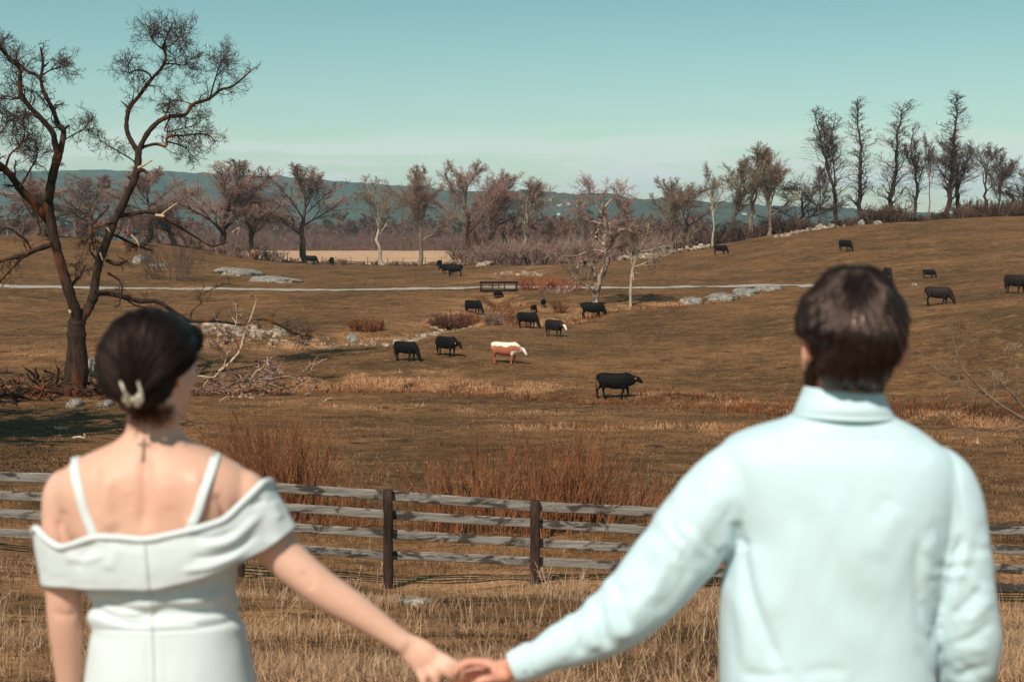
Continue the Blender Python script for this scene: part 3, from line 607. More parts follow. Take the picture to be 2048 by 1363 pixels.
# pale crooked trees by the brook
m = Mat('bark_blotched', .85, .15); n = m.noise(m.coord('Object', (1, 1, .5)), 2.2, 5, .6); m.col(m.ramp(n, (.40, srgb(60, 44, 38)), (.50, srgb(140, 120, 104)), (.7, srgb(208, 192, 172)))); m.bump(n, .05); BLOT = m.m
d1 = float(ground_at(1190, 612)[1])
traced('bare_tree', (1190, 606), d1, [
 ([(1190,612),(1192,590),(1198,560),(1208,540),(1214,520),(1210,500),(1208,480),(1213,455),(1206,430),(1204,400),(1212,380)],10,3,0,0,.9),
 ([(1195,570),(1190,550),(1186,535),(1176,530),(1165,522),(1155,535)],6,2.5,0,-1,.5), ([(1208,490),(1196,478),(1188,470),(1196,462),(1199,445),(1204,430)],4.5,3.5,0,1,.4),
 ([(1214,500),(1222,490),(1226,476),(1218,462),(1214,450)],5,3,0,-1,.6), ([(1222,484),(1232,470),(1240,460),(1256,458),(1262,462)],4,2,0,-1,.6),
 ([(1192,585),(1176,572),(1160,566),(1150,574),(1140,582)],3,1.5,0,-1.5,.4), ([(1212,505),(1190,500),(1170,505),(1150,512),(1125,512)],3,1.5,0,-1,.6),
 ([(1206,430),(1190,410),(1180,390),(1176,372)],3,1.2,0,0,1.3), ([(1206,420),(1222,400),(1236,392),(1245,380)],3,1.2,0,0,1.3), ([(1208,450),(1180,440),(1160,430),(1150,412)],2.5,1,0,0,1.1), ([(1214,450),(1236,436),(1250,420)],2.5,1,0,0,1.1), ([(1196,525),(1186,512),(1180,495)],2,1,0,0,.6)],
 BLOT, TW['red'], 'crooked pale blotched tree with a reddish crown, broken white limbs, beside the brook', 'tree', None, 1.9, 14, 21, 6, .012, (7, 6))
d2 = float(ground_at(1260, 613)[1])
traced('bare_tree', (1261, 611), d2, [
 ([(1261,614),(1261,590),(1262,565),(1264,545),(1268,528),(1274,510),(1278,500)],4.2,2.8,0,0,.2),
 ([(1277,503),(1286,486),(1294,468),(1297,445)],2.6,.9,0,0,1.1), ([(1264,528),(1262,510),(1266,490),(1262,470)],2,.8,0,0,1.0), ([(1277,505),(1268,480),(1270,460),(1266,446)],2,.8,0,0,1.1),
 ([(1278,503),(1300,500),(1320,494),(1340,492)],2,.8,0,0,1.0), ([(1266,535),(1284,528),(1300,522),(1318,520)],1.8,.8,0,0,.9), ([(1264,520),(1254,500),(1245,488)],1.8,.8,0,0,.9), ([(1266,545),(1267,560)],3,2,-.2,-.2,-1)],
 BK['pale'], TW['tan'], 'small slender whitish tree standing alone on the brook bank, right of the crooked one', 'tree', None, 1.7, 13, 22, 5, .012, (6, 5))
# tree beyond the left edge: its shadow lies across the grass
DT = norm_tree(broad_tree(160, .055, .16, 12, 9, 8, 5))
for k, (px, d, H, W) in enumerate([(-960, 38, 23, 14.5), (-740, 48, 22, 14.5), (-950, 54, 23, 16)]):
    g = P(px, 900, d); z = height(g[0], d); T = DT; r = empty('bare_tree', (g[0], d, z-.1), 1.+k); r.scale = (W/T['W'], W/T['W'], H/T['H'])
    tag(r, ['dense tree just outside the left edge, shading the grass', 'nearest dense tree outside the left edge', 'dense tree farthest outside the left edge'][k], 'tree')
    link('trunk', T['t'], BK['dark'], r); link('crown', T['c'], TW['dark'], r)

# dead brush pile right of the big tree
gp = ground_at(470, 790); dd = float(gp[1])
traced('brush_pile', (470, 790), dd, [
 ([(438,742),(455,730),(468,716),(480,700),(490,665),(500,640),(512,605),(513,597)],3.2,1.2,0,0,.5), ([(440,744),(425,755),(400,752),(370,758),(330,765)],3,1.5,-.5,0,.8), ([(448,736),(452,715),(462,690),(466,670)],1.8,.8,0,.5,.7),
 ([(446,720),(440,700),(432,690)],1.4,.7,0,0,.6), ([(440,700),(445,680),(446,660)],1.4,.7,0,0,.5), ([(470,662),(473,640),(475,618)],1.2,.6,.2,.2,.3), ([(500,760),(515,740),(530,735),(540,725)],1.6,.7,-.5,-1,.7)],
 WOODP, TW['mauve'], 'heap of dead grey branches with one pale limb sticking up, right of the woman\'s head', 'brushwood', None, 1.3, 9, 23, 5, .018, (6, 5))
def heap(name, label, spec, mat, seed, cat='brushwood', rr=(.02, .07)):
    rg = np.random.default_rng(seed); a = Acc(); o0 = None
    for (px, py, n, rad, hh) in spec:
        g = ground_at(px, py)
        if o0 is None: o0 = g
        th = rg.uniform(0, 6.28, n); c = np.stack([g[0]+rg.normal(size=n)*rad, g[1]+rg.normal(size=n)*rad*.7, np.zeros(n)], -1); c[:, 2] = height(c[:, 0], c[:, 1])+rg.random(n)*hh*.5
        D = nrm(np.stack([np.cos(th), np.sin(th), rg.uniform(-.1, .7, n)], -1)); t = polylines(c, D, rg.uniform(.25, .8, n)*rad, 7, .3, -.06, rg)
        t[..., 2] = np.maximum(t[..., 2], height(t[..., 0], t[..., 1])-.03); R = rg.uniform(*rr, n)[:, None]*np.linspace(1, .4, 7)[None]; a.add(*tubes(t-o0, R, 4))
        l, r_ = spawn(t, R, 5, .2, (.4, 1.1), .5, 4, .3, .05, rg, .5, .5, .012); a.add(*tubes(l-o0, r_, 3))
    r = link(name, a.mesh(name), mat); r.location = tuple(o0); tag(r, label, cat)
    if n > 1: r['kind'] = 'stuff'
    return r
heap('brushwood', 'tangle of dark dead branches at the foot of the brush heap', [(500,778,50,2.3,1.6), (450,780,30,2.2,1.2), (560,790,14,1.4,.4)], TW['mauve'], 3)
for k, (px, py, lb) in enumerate([(420,790,'pale fallen branch under the brush heap, nearest the woman\'s cheek'), (452,796,'pale fallen branch under the middle of the brush heap'), (562,800,'pale fallen branch in the grass right of the brush heap'), (600,796,'thin fallen branch farthest right of the brush heap')]):
    heap('fallen_branch', lb, [(px, py, 1, 2.6, .1)], WOODP, 40+k, 'branch')
heap('brushwood', 'dark fallen limbs heaped round the foot of the great dead tree', [(120,790,40,2.6,1.2), (40,800,36,2.8,1.3), (200,795,22,2.0,.8), (20,770,12,2,1.8)], OLDB, 5, rr=(.04, .13))
for pts, lb in [([(109,852),(116,863),(128,870),(138,874)], 'pale forked branch lying on the grass left of the woman, its longer piece'), ([(146,875),(160,873),(170,876),(168,866)], 'short pale branch end right of the longer fallen piece')]:
    g = ground_at(pts[0][0], pts[0][1]+6); q = smooth_path(pts, 12); Q = P(q[:, 0], q[:, 1], g[1]); Q[:, 2] = np.maximum(Q[:, 2], height(Q[:, 0], Q[:, 1])+.03); a = Acc(); a.add(*tubes((Q-g)[None], np.linspace(.045, .03, 12)[None], 6))
    o = link('fallen_branch', a.mesh('fallen_branch'), WOODP); o.location = tuple(g); tag(o, lb, 'branch')

# ================================================================== ROCKS AND STONE WALLS
m = Mat('granite', .9, .15); n = m.noise(m.coord('Object'), 2.5, 7, .7); n2 = m.noise(m.coord('Object'), 9, 4, .7); c = m.mix(m.ramp(n, (.35, 0), (.62, 1)), srgb(104, 92, 82), srgb(198, 188, 176)); c = m.mix(m.ramp(n2, (.36, .85), (.52, 0)), c, srgb(74, 62, 52)); m.col(c); m.bump(n2, .15); ROCK = m.m
m = Mat('field_stone', .9, .1); n = m.noise(m.coord('Object'), 1.2, 5, .7); c = m.ramp(n, (.35, srgb(112, 92, 78)), (.65, srgb(194, 172, 152))); m.col(c); m.bump(n, .05); STONE = m.m
def rock(px, py, wx, dy, hz, label, seed, mat=None, group=None, name='rock', rz=0, skew=0.0, dmin=0):
    g = ground_at(px, py, dmin=dmin); w = wx/FPX*g[1]/2; V, q, t = ellipsoid((0, 0, 0), (1, 1, 1), n=26); rg = np.random.default_rng(seed)
    x, y, z = V.T; k = 1+.22*fbm(x*1.6+seed, y*1.6+z*1.3, seed, 4)+.10*fbm(x*6, y*6+z*5, seed+2, 3); V = V*k[:, None]
    V[:, 2] = np.where(V[:, 2] > 0, np.abs(V[:, 2])**.8, V[:, 2]); V[:, 1] *= 1+.5*fbm(x*2.5+seed, x*0, seed+6, 3); V = V*np.array([w, dy/2, hz]); V = V@rotz(rz).T
    V[:, 1] += V[:, 0]*skew
    V[:, 2] += height(g[0]+V[:, 0], g[1]+V[:, 1])-g[2]
    a = Acc(); a.add(V, q, t); o = link(name, a.mesh(name), mat or ROCK); o.location = tuple(g); return tag(o, label, 'rock', group)
rock(478,548,100,9,.75,'broad pale granite ledge on the left rise, higher part', 1, skew=-.12, dmin=120)
rock(548,562,108,6,.55,'lower tail of the granite ledge running down to the right', 2, skew=-.05, dmin=120)
rock(280,524,26,4,.9,'small pale boulder left of the long granite ledge', 3, dmin=120); rock(312,533,36,4,.35,'flat pale rock just right of the small boulder', 4, dmin=120)
rock(1382,603,44,2.6,.3,'leftmost flat white rock of the streak below the path', 5); rock(1442,598,66,4.5,.5,'longest white rock of the streak below the path', 6, skew=.12); rock(1492,587,52,4,.45,'white rock near the upper end of the streak', 7, skew=.15); rock(1536,578,52,3,.3,'topmost flat white rock touching the path', 8, skew=.1)
rock(186,750,20,1.6,1.15,'pale upright stone close behind the big tree trunk', 9); rock(150,812,32,1.4,.35,'grey boulder in the shade in front of the big tree', 10)
rock(1828,571,10,1,.25,'tiny white stone on the right slope behind the man\'s head', 11); rock(705,682,26,1.5,.4,'grey boulder at the brook edge among straw', 12); rock(212,812,30,1.6,.25,'low grey rock behind the woman\'s head, in shadow', 14)
rock(1640,452,22,3,.7,'pale rock at the left of the crest rocks', 15, dmin=150); rock(1662,449,18,3,.6,'second pale rock on the crest', 16, dmin=150); rock(1722,441,14,2,.8,'white stone at the foot of the second tall tree', 17, dmin=150); rock(1755,438,16,2,.5,'low pale stone on the crest left of a thicket', 18, dmin=150)
rock(826,1208,78,.32,.10,'pale flat rock in the grass below the fence post', 19, rz=-.25)
def ston(acc, x, y, z, r, rg):
    V = np.array([[-1,-1,-1],[1,-1,-1],[1,1,-1],[-1,1,-1],[-.8,-.8,1],[.8,-.8,1],[.8,.8,1],[-.8,.8,1]], float)+rg.normal(size=(8, 3))*.16
    V = V*np.array([r*rg.uniform(.8, 1.5), r, r*rg.uniform(.55, .85)]); V = V@rotz(rg.uniform(0, 6.3)).T+np.array([x, y, z]); acc.add(V, [[0,3,2,1],[4,5,6,7],[0,1,5,4],[1,2,6,5],[2,3,7,6],[3,0,4,7]])
def stone_wall(pts, n, hgt, label, seed, r=(.16, .34), dmin=150, spread=.5):
    rg = np.random.default_rng(seed); p = smooth_path(gpts(pts, dmin=dmin), 300); cum = np.r_[0, np.cumsum(np.linalg.norm(np.diff(p, axis=0), axis=1))]; o0 = np.array([p[0, 0], p[0, 1], height(p[0, 0], p[0, 1])])
    big = []; a = Acc()
    for k in range(n):
        s = rg.random()*cum[-1]; x = np.interp(s, cum, p[:, 0])+rg.normal()*spread*.6; y = np.interp(s, cum, p[:, 1])+rg.normal()*spread; rr = rg.uniform(*r)
        ston(a, x-o0[0], y-o0[1], height(x, y)-o0[2]+rg.random()*hgt*(.5+.5*math.sin(s*.9)**2), rr, rg)
    root = empty('stone_wall', tuple(o0)); tag(root, label, 'wall'); link('stone', a.mesh('stone', False), STONE, root)['kind'] = 'stuff'
stone_wall([(955,532),(1000,530),(1060,527),(1130,524),(1170,522),(1200,522),(1250,520)], 1150, .75, 'tumbled pale stone wall across the middle of the far pasture edge', 1, (.13, .3))
stone_wall([(1230,520),(1290,516),(1350,506),(1390,500),(1420,496)], 420, .7, 'second stretch of stone wall climbing towards the thin trees', 2, (.13, .3))
stone_wall([(1560,474),(1620,461),(1680,452),(1720,446)], 50, .3, 'scattered stones of a ruined wall on the crest', 3, (.15, .32), 150, .8)
stone_wall([(400,654),(440,650),(490,662),(545,672)], 80, .15, 'loose pale stones heaped along the brook bank left', 4, (.12, .36), 80, 1.6)
stone_wall([(520,688),(640,690),(760,690),(850,672),(905,660),(960,655)], 120, .05, 'white stones strewn along the brook edge', 5, (.07, .2), 80, .8)
stone_wall([(1000,548),(1040,546),(1080,552)], 36, .1, 'small scatter of pale stones above the bridge', 6, (.12, .26), 120, 1.0)

# ================================================================== FENCES AND BRIDGE
m = Mat('weathered_board', .9, .15); co = m.coord('Object', (.35, 1, 5)); n = m.noise(co, 4, 6, .7); n2 = m.noise(m.coord('Object', (.8, 1, 2.2)), 2.4, 4, .65, .5); rn = m.rnd()
c = m.mix(m.ramp(n, (.3, 0), (.7, 1)), srgb(84, 76, 72), srgb(164, 156, 148)); c = m.mix(m.ramp(n2, (.50, .0), (.58, .85)), c, srgb(48, 36, 33)); m.col(c); m.bump(n, .008, 1); BOARD = m.m
m = Mat('post_wood', .9, .15); n = m.noise(m.coord('Object', (1, 1, .2)), 9, 5, .7); m.col(m.ramp(n, (.35, srgb(36, 26, 24)), (.7, srgb(82, 62, 54)))); m.bump(n, .01, 1); POST = m.m
FD = 24.0
def rail_y(px, k):
    # centre line of each rail in the photograph
    xs = [-200, 0, 548, 767, 1057, 1304, 1700, 2048, 2400]; tb = [[936,953,974,989,1011,1023,1042,1062,1082], [972,990,1014,1028,1045,1059,1078,1100,1120], [1010,1026,1052,1066,1084,1097,1118,1138,1158], [1050,1064,1094,1109,1122,1137,1158,1176,1196]][k]
    return np.interp(px, xs, tb)
fr = empty('board_fence', (0, FD, float(height(0, FD)))); tag(fr, 'weathered grey four-rail board fence running behind the couple', 'fence'); fo = np.array(fr.location)
posts = [-405, -110, 185, 480, 777, 1070, 1365, 1660, 1955, 2250, 2545]; rg = np.random.default_rng(9)
for px in posts:
    x = P(px, 1000, FD)[0]; zt = P(px, rail_y(px, 0)-13+rg.normal()*2, FD)[2]; zb = float(height(x, FD))-.3; a = Acc(); K = 9; zz = np.linspace(zb, zt, K)
    C = np.stack([np.full(K, x)+rg.normal(size=K)*.004, np.full(K, FD-.10), zz], -1); V, q, t = loft(C, np.linspace(.088, .08, K), .07, (1, 0, 0), (0, 1, 0), 16, 3.5); a.add(V-fo, q, t); link('post', a.mesh('post'), POST, fr)
for i in range(len(posts)-1):
    for k in range(4):
        x0, x1 = posts[i]-6+rg.uniform(-4, 4), posts[i+1]+6; K = 30; px = np.linspace(x0, x1, K); sag = rg.normal()*.8*np.sin(np.linspace(0, math.pi, K))
        py = rail_y(px, k)+sag+.5*fbm(px*.008, px*0+k*7+i, 4, 2)*2; C = P(px, py, FD+.012*k%2+rg.normal()*.004); h = (.079 if k else .085)*(1+.07*fbm(px*.03, px*0+k+i*3, 8, 3))
        V, q, t = loft(C, h, .016, (0, 0, 1), (0, 1, 0), 12, 5); a = Acc(); a.add(V-fo, q, t); o = link('rail', a.mesh('rail'), BOARD, fr)
# wire fence at the field edge
root = None
wf = [(-560,0)]; rg = np.random.default_rng(10); wp = []
for px in [576,612,645,672,702,735,776,806,850,884,938]:
    d = 231.; x = P(px, 500, d)[0]; wp.append((x, d+rg.normal()*.3, float(height(x, d))))
wr = empty('wire_fence', wp[0]); tag(wr, 'low wire fence on thin posts along the near edge of the stubble field', 'fence'); w0 = np.array(wp[0])
for (x, y, z) in wp:
    a = Acc(); C = np.array([[x, y, z-.2], [x+rg.normal()*.06, y, z+1.3]])-w0; V, q, t = loft(C, .07, .07, (1, 0, 0), (0, 1, 0), 8); a.add(V, q, t); link('post', a.mesh('post'), BK['grey'], wr)
a = Acc()
for h in (.5, 1.1): a.add(*tubes((np.array(wp)+[0, 0, h]-w0)[None], np.full((1, len(wp)), .012), 3))
link('wire', a.mesh('wire'), BK['dark'], wr)
# footbridge over the brook
m = Mat('tarred_wood', .9, .15); m.col(srgb(42, 31, 29)); TAR = m.m
g0 = ground_at(962, 584, dmin=100); bd = float(g0[1]); br = empty('footbridge', tuple(g0)); tag(br, 'small dark wooden bridge with low railings carrying the path over the brook', 'bridge'); bo = np.array(g0)
def beam(parent, name, p0, p1, h, dth, mat, o, n=8, e=5):
    a = Acc(); C = np.array([p0, p1]); V, q, t = loft(C, h, dth, *(((0, 0, 1), (0, 1, 0)) if abs(C[1, 0]-C[0, 0]) > abs(C[1, 2]-C[0, 2]) else ((1, 0, 0), (0, 1, 0))), n, e); a.add(V-o, q, t); return link(name, a.mesh(name), mat, parent)
for s, off in ((0, 0), (1, 3.6)):
    yo = bd+off; A_, B_ = P(961, 581, yo), P(1034, 581, yo); A_[2] = B_[2] = g0[2]+.12
    beam(br, 'side_beam', A_, B_, .14, .1, TAR, bo); T1, T2 = A_+[0, 0, .78], B_+[0, 0, .78]; beam(br, 'handrail', T1-[.1, 0, 0], T2+[.1, 0, 0], .07, .06, TAR, bo)
    for f in (0, .04, .33, .66, .97, 1) if s == 0 else (0, .5, 1):
        q0 = A_+(B_-A_)*f; beam(br, 'post', q0-[0, 0, .1], q0+[0, 0, .8], .05, .05, TAR, bo)
A_, B_ = P(961, 581, bd), P(1034, 581, bd); a = Acc()
for k in range(16):
    x = A_[0]+(B_[0]-A_[0])*(k+.5)/16; box(a, (x-bo[0], 1.8, .17), ((B_[0]-A_[0])/34, 1.7, .03))
o = link('deck', a.mesh('deck', False), BK['grey'], br); o['kind'] = 'stuff'

# ================================================================== SHRUBS
def shrub(px, py, wpx, hpx, label, mat, seed, n=60, name='shrub', group=None, rmin=.018, dmin=0, flat=.7, L=5):
    rg = np.random.default_rng(seed); g = ground_at(px, py, dmin=dmin); a = Acc(); brush(a, 0, 0, 0, wpx/FPX*g[1]*.8, hpx/FPX*g[1], n, rg, rmin, flat, L)
    o = link(name, a.mesh(name), mat); o.location = tuple(g); return tag(o, label, 'shrub', group)
m = Mat('stems_red', .8, .2); m.col(m.ramp(m.noise(m.coord('Object'), 1.5, 3), (.3, srgb(78, 42, 30)), (.7, srgb(168, 108, 70)))); STEM = m.m
m = Mat('stems_wine', .8, .2); m.col(m.ramp(m.noise(m.coord('Object'), 1.5, 3), (.3, srgb(74, 42, 34)), (.7, srgb(128, 84, 64)))); WINE = m.m
shrub(905,657,70,34,'dense wine-red shrub beside the brook', WINE, 1, 110, flat=1.2); shrub(885,655,40,24,'smaller wine-red shrub touching the dense one on its left', WINE, 2, 70, flat=1.2); shrub(940,650,40,30,'reddish bramble between the dense shrub and the grazing cow', STEM, 3, 70, flat=1.)
shrub(1075,580,70,36,'orange-red twiggy shrub just right of the little bridge', TW['rust'], 4, 56, dmin=100, flat=1.3); shrub(1130,581,60,30,'orange-red shrub at the foot of the crooked tree', TW['rust'], 5, 44, dmin=100, flat=1.3)
shrub(1108,586,70,14,'low grey-mauve brush under the orange shrubs', TW['mauve'], 6, 70, dmin=100, flat=1.8); shrub(1118,625,22,28,'thin brown bush between two cows near the brook', STEM, 7, 26); shrub(722,662,40,30,'reddish bush in straw at the left bend of the brook', STEM, 8, 60); shrub(745,660,40,26,'second reddish bush at the left bend of the brook', STEM, 9, 50)
shrub(985,650,40,30,'pale brown brush right of the dense wine-red shrub', TW['tan'], 10, 50); shrub(340,560,120,80,'dark bare bush on the rise behind the big tree', TW['dark'], 11, 60, flat=1.); shrub(1160,560,44,50,'light twiggy bush behind the crooked tree', TW['tan'], 12, 50, dmin=100)
shrub(1185,628,44,16,'brown sedge clump at the foot of the crooked tree', TW['mauve'], 13, 50)
def stems(px, d, wpx, hpx, n, label, seed, lean=0., mat=None, group='tall reddish stems behind the fence', spread=.25):
    n = int(n*.8); rg = np.random.default_rng(seed); x0 = (px-1024)/FPX*d; g = np.array([x0, d, float(height(x0, d))]); wm = wpx/FPX*d; hm_ = hpx/FPX*d; K = 8
    x = rg.normal(size=n)*wm*.22; y = rg.normal(size=n)*.8; S0 = np.stack([x, y, height(x0+x, d+y)-g[2]-.05], -1); D = nrm(np.stack([lean+x/wm*spread*2.2+rg.normal(size=n)*spread*.5, rg.normal(size=n)*.12, np.ones(n)], -1))
    n = len(S0); t = polylines(S0, D, hm_*rg.uniform(.3, 1.15, n), K, .07, -.02, rg); R = rg.uniform(.007, .017, n)[:, None]*np.linspace(1, .5, K)[None]; a = Acc(); a.add(*tubes(t, R, 3))
    l, r_ = spawn(t, R, 3, .5, (.15, .5), .22, 4, .1, -.03, rg, .8, .7, .005); a.add(*tubes(l, r_, 3)); o = link('stem_clump', a.mesh('stem_clump'), mat or STEM); o.location = tuple(g); tag(o, label, 'shrub', group)
stems(905,31,110,175,110,'arching reddish stems just right of the first fence post',1,-.12); stems(985,32,110,190,190,'tallest thick clump of reddish stems above the middle rails',2,.05); stems(1075,31,100,170,170,'reddish stem clump above the second visible fence post',3,.03); stems(1150,32,110,200,200,'dense reddish stems between the fence post and the man\'s sleeve',4,.05)
stems(1215,33,90,140,90,'thinner reddish stems near the man\'s upper arm',5,.08); stems(845,30,90,110,40,'few low curved stems between post and clump',6,-.2); stems(590,33,120,180,260,'dense reddish stems beyond the woman\'s bare shoulder',7,.0); stems(530,34,120,190,220,'tall reddish stems close behind the woman\'s right shoulder',8,-.05)
stems(660,32,90,120,90,'short reddish stems left of the first fence post',9,.1); stems(440,36,130,150,60,'sparse brown stems right of the woman\'s neck',10,.1); stems(1290,34,120,90,80,'low scattered stems behind the man\'s sleeve',11,.1); stems(700,31,90,80,50,'low straw-brown stems over the top rail',12,0)
# pale branches reaching in at the right edge
dR = 30.
traced('bare_sapling', (2150, 1010), dR, [([(2150,1060),(2130,950),(2090,870),(2048,838),(2010,815),(1985,797),(1950,765),(1925,735),(1912,705),(1903,660),(1900,640)],3.6,1,0,0,.8),
 ([(2130,940),(2090,870),(2046,812),(2010,772),(1998,762),(1975,735),(1952,710)],3,1,.3,.5,.7), ([(1985,797),(1965,785),(1935,775),(1905,760),(1880,742),(1842,715)],2,.8,0,-.4,.9), ([(1992,758),(1975,752),(1962,738)],1.5,.8,.3,.3,.5),
 ([(2130,900),(2070,850),(2040,855),(1990,862),(1940,865),(1900,868)],1.8,.8,-.3,-.3,.6), ([(1948,805),(1920,818),(1890,826)],1.2,.6,0,0,.4), ([(1984,800),(1990,770),(1990,745)],1.3,.6,0,0,.4), ([(2012,770),(2020,730),(2028,690)],1.4,.6,.3,.3,.6), ([(1912,705),(1930,680),(1928,650)],1.,.5,0,0,.6)],
 BK['grey'], TW['tan'], 'spindly pale sapling arching in from the right edge behind the man', 'sapling', None, .55, 8, 31, 5, .0035, (5, 4))

# ================================================================== GRASS
def blades(name, label, x, y, h, w, rg, c1, c2, tri=False, lean=.5, kind='stuff', cn=None):
    n = len(x); z = height(x, y); th = rg.uniform(0, 6.28, n); dx, dy = np.cos(th), np.sin(th); lt = rg.uniform(0, 6.28, n); ll = rg.random(n)*lean
    b = np.stack([x, y, z-.02], -1); s = np.stack([dx, dy, np.zeros(n)], -1)*w[:, None]; ld = np.stack([np.cos(lt)*ll, np.sin(lt)*ll, np.sqrt(np.maximum(1-ll**2, .1))], -1)*h[:, None]
    if tri: V = np.stack([b-s, b+s, b+ld], 1); T = np.arange(3*n).reshape(-1, 3); Q = None; k = 3
    else:
        mid = b+ld*.55; tip = b+ld+np.stack([np.cos(lt), np.sin(lt), -.4*np.ones(n)], -1)*(h*ll*.35)[:, None]; V = np.stack([b-s, b+s, mid+s*.8, mid-s*.8, tip], 1); i = np.arange(n)*5; Q = np.stack([i, i+1, i+2, i+3], -1); T = np.stack([i+3, i+2, i+4], -1); k = 5
    me = mesh_np(name, V.reshape(-1, 3), Q, T, False); f = np.clip((fbm(x*.7, y*.7, 51, 3)+.5 if cn is None else cn)+rg.normal(size=n)*.28, 0, 1)[:, None]; set_col(me, np.repeat(np.array(c1[:3])*(1-f)+np.array(c2[:3])*f, k, axis=0)); return tag(link(name, me, GRASSM), label, kind=kind)
m = Mat('grass_blades', .8, .15); m.col(m.attr('col')); tr = m.N('ShaderNodeBsdfTranslucent'); m.L(m.attr('col'), tr.inputs[0]); mx = m.N('ShaderNodeMixShader'); mx.inputs[0].default_value = .25; m.L(m.b.outputs[0], mx.inputs[1]); m.L(tr.outputs[0], mx.inputs[2]); m.L(mx.outputs[0], m.out.inputs[0]); GRASSM = m.m
rg = np.random.default_rng(77)
def scatter(n, d0, d1, xm=.43, p=1.0):
    d = np.exp(rg.uniform(math.log(d0), math.log(d1), n)) if p else rg.uniform(d0, d1, n); return rg.uniform(-xm, xm, n)*d, d
x, d = scatter(170000, 8.5, 25); keep = rg.random(len(x)) < np.clip(.5+2.2*fbm(x*1.1, d*1.1, 61, 3), .08, 1); x, d = x[keep], d[keep]
pale = np.clip(.42+2.2*fbm(x*.45, d*.5, 62, 3)+.8*fbm(x*2.5, d*2.5, 66, 2), 0, 1)
blades('grass', 'matted dry grass in front of the board fence', x, d, rg.uniform(.04, .15, len(x))*(.55+.7*pale)*np.clip((24.6-d)/2, .45, 1), .0035+.00025*d*rg.random(len(x)), rg, srgb(60, 40, 31), srgb(202, 162, 130), cn=pale, lean=.93)
x, d = scatter(5000, 9, 25); blades('dry_stalks', 'thin pale dry stalks standing above the foreground grass', x, d, rg.uniform(.15, .42, len(x)), np.full(len(x), .0028), rg, srgb(160, 120, 84), srgb(230, 198, 160), lean=.55)
x, d = scatter(80000, 25.6, 46); keep = rg.random(len(x)) < np.clip(.5+1.3*fbm(x*.6, d*.6, 63, 3), .1, 1); x, d = x[keep], d[keep]; blades('grass', 'rough dry grass just behind the board fence', x, d, rg.uniform(.06, .22, len(x)), .005+.0003*d*rg.random(len(x)), rg, srgb(80, 56, 38), srgb(182, 140, 102), True, lean=.85)
x, d = scatter(520000, 44, 150, .44); mk = tan_mask(x, d); keep = rg.random(len(x)) < np.clip(mk*1.1-.12, 0, 1)*.5+.035; x, d, mk = x[keep], d[keep], mk[keep]
blades('straw_tufts', 'straw-coloured tufts along the brook and ditches', x, d, rg.uniform(.05, .3, len(x))*(.3+mk), .012+.00035*d*rg.random(len(x)), rg, srgb(120, 76, 48), srgb(224, 176, 134), True, lean=.92)
x, d = scatter(160000, 60, 150, .44); rm = red_mask(x, d); keep = rg.random(len(x)) < rm*.8; x, d, rm = x[keep], d[keep], rm[keep]
blades('sedge', 'reddish-brown sedge in the ditches', x, d, rg.uniform(.1, .45, len(x)), .012+.0004*d*rg.random(len(x)), rg, srgb(74, 40, 26), srgb(178, 106, 62), True, lean=.6)
x, d = scatter(330000, 40, 215, .44); keep = rg.random(len(x)) < np.clip(.35+2.2*fbm(x*.35, d*.7, 64, 4), .03, 1)*.62; x, d = x[keep], d[keep]; tn_ = np.clip(.45+1.6*fbm(x*.12, d*.25, 65, 3), 0, 1)
blades('pasture_grass', 'short tussocky winter grass over the whole pasture', x, d, rg.uniform(.03, .11, len(x)), .02+.0006*d*rg.random(len(x)), rg, srgb(74, 52, 38), srgb(170, 126, 94), True, lean=.7, cn=tn_)
x, d = scatter(26000, 3.2, 8.6, .9, 0); keep = np.hypot(x+.1, d-2.6) > 1.2; x, d = x[keep], d[keep]
blades('grass', 'dry grass just beyond the couple\'s feet', x, d, rg.uniform(.04, .13, len(x)), np.full(len(x), .004), rg, srgb(76, 50, 34), srgb(208, 166, 124), lean=.9)
# weed stalks close to the fence
rg = np.random.default_rng(78)
for px, py, hh, lb in [(1160,1190,60,'pale dry weed stalk in front of the fence, near the man\'s sleeve'), (1090,1180,70,'forked pale weed below the second fence post'), (700,1195,70,'dry weed stalk left of the fence post foot'), (760,1150,90,'tall leaning weed beside the first visible post'), (560,1240,110,'pale weed stems near the woman\'s arm')]:
    g = ground_at(px, py); n = 5; h = hh/FPX*g[1]; t = polylines(np.repeat([[0, 0, -.02]], n, 0)+rg.normal(size=(n, 3))*[.02, .02, 0], nrm(np.stack([rg.normal(size=n)*.25, rg.normal(size=n)*.2, np.ones(n)], -1)), h*rg.uniform(.6, 1.1, n), 7, .12, .02, rg); R = np.full((n, 7), .0045); a = Acc(); a.add(*tubes(t, R, 4)); l, r_ = spawn(t, R, 5, .4, (.4, .9), .25, 4, .2, .05, rg, .7, .7, .003); a.add(*tubes(l, r_, 3))
    o = link('weed', a.mesh('weed'), WOODP); o.location = tuple(g); tag(o, lb, 'weed')
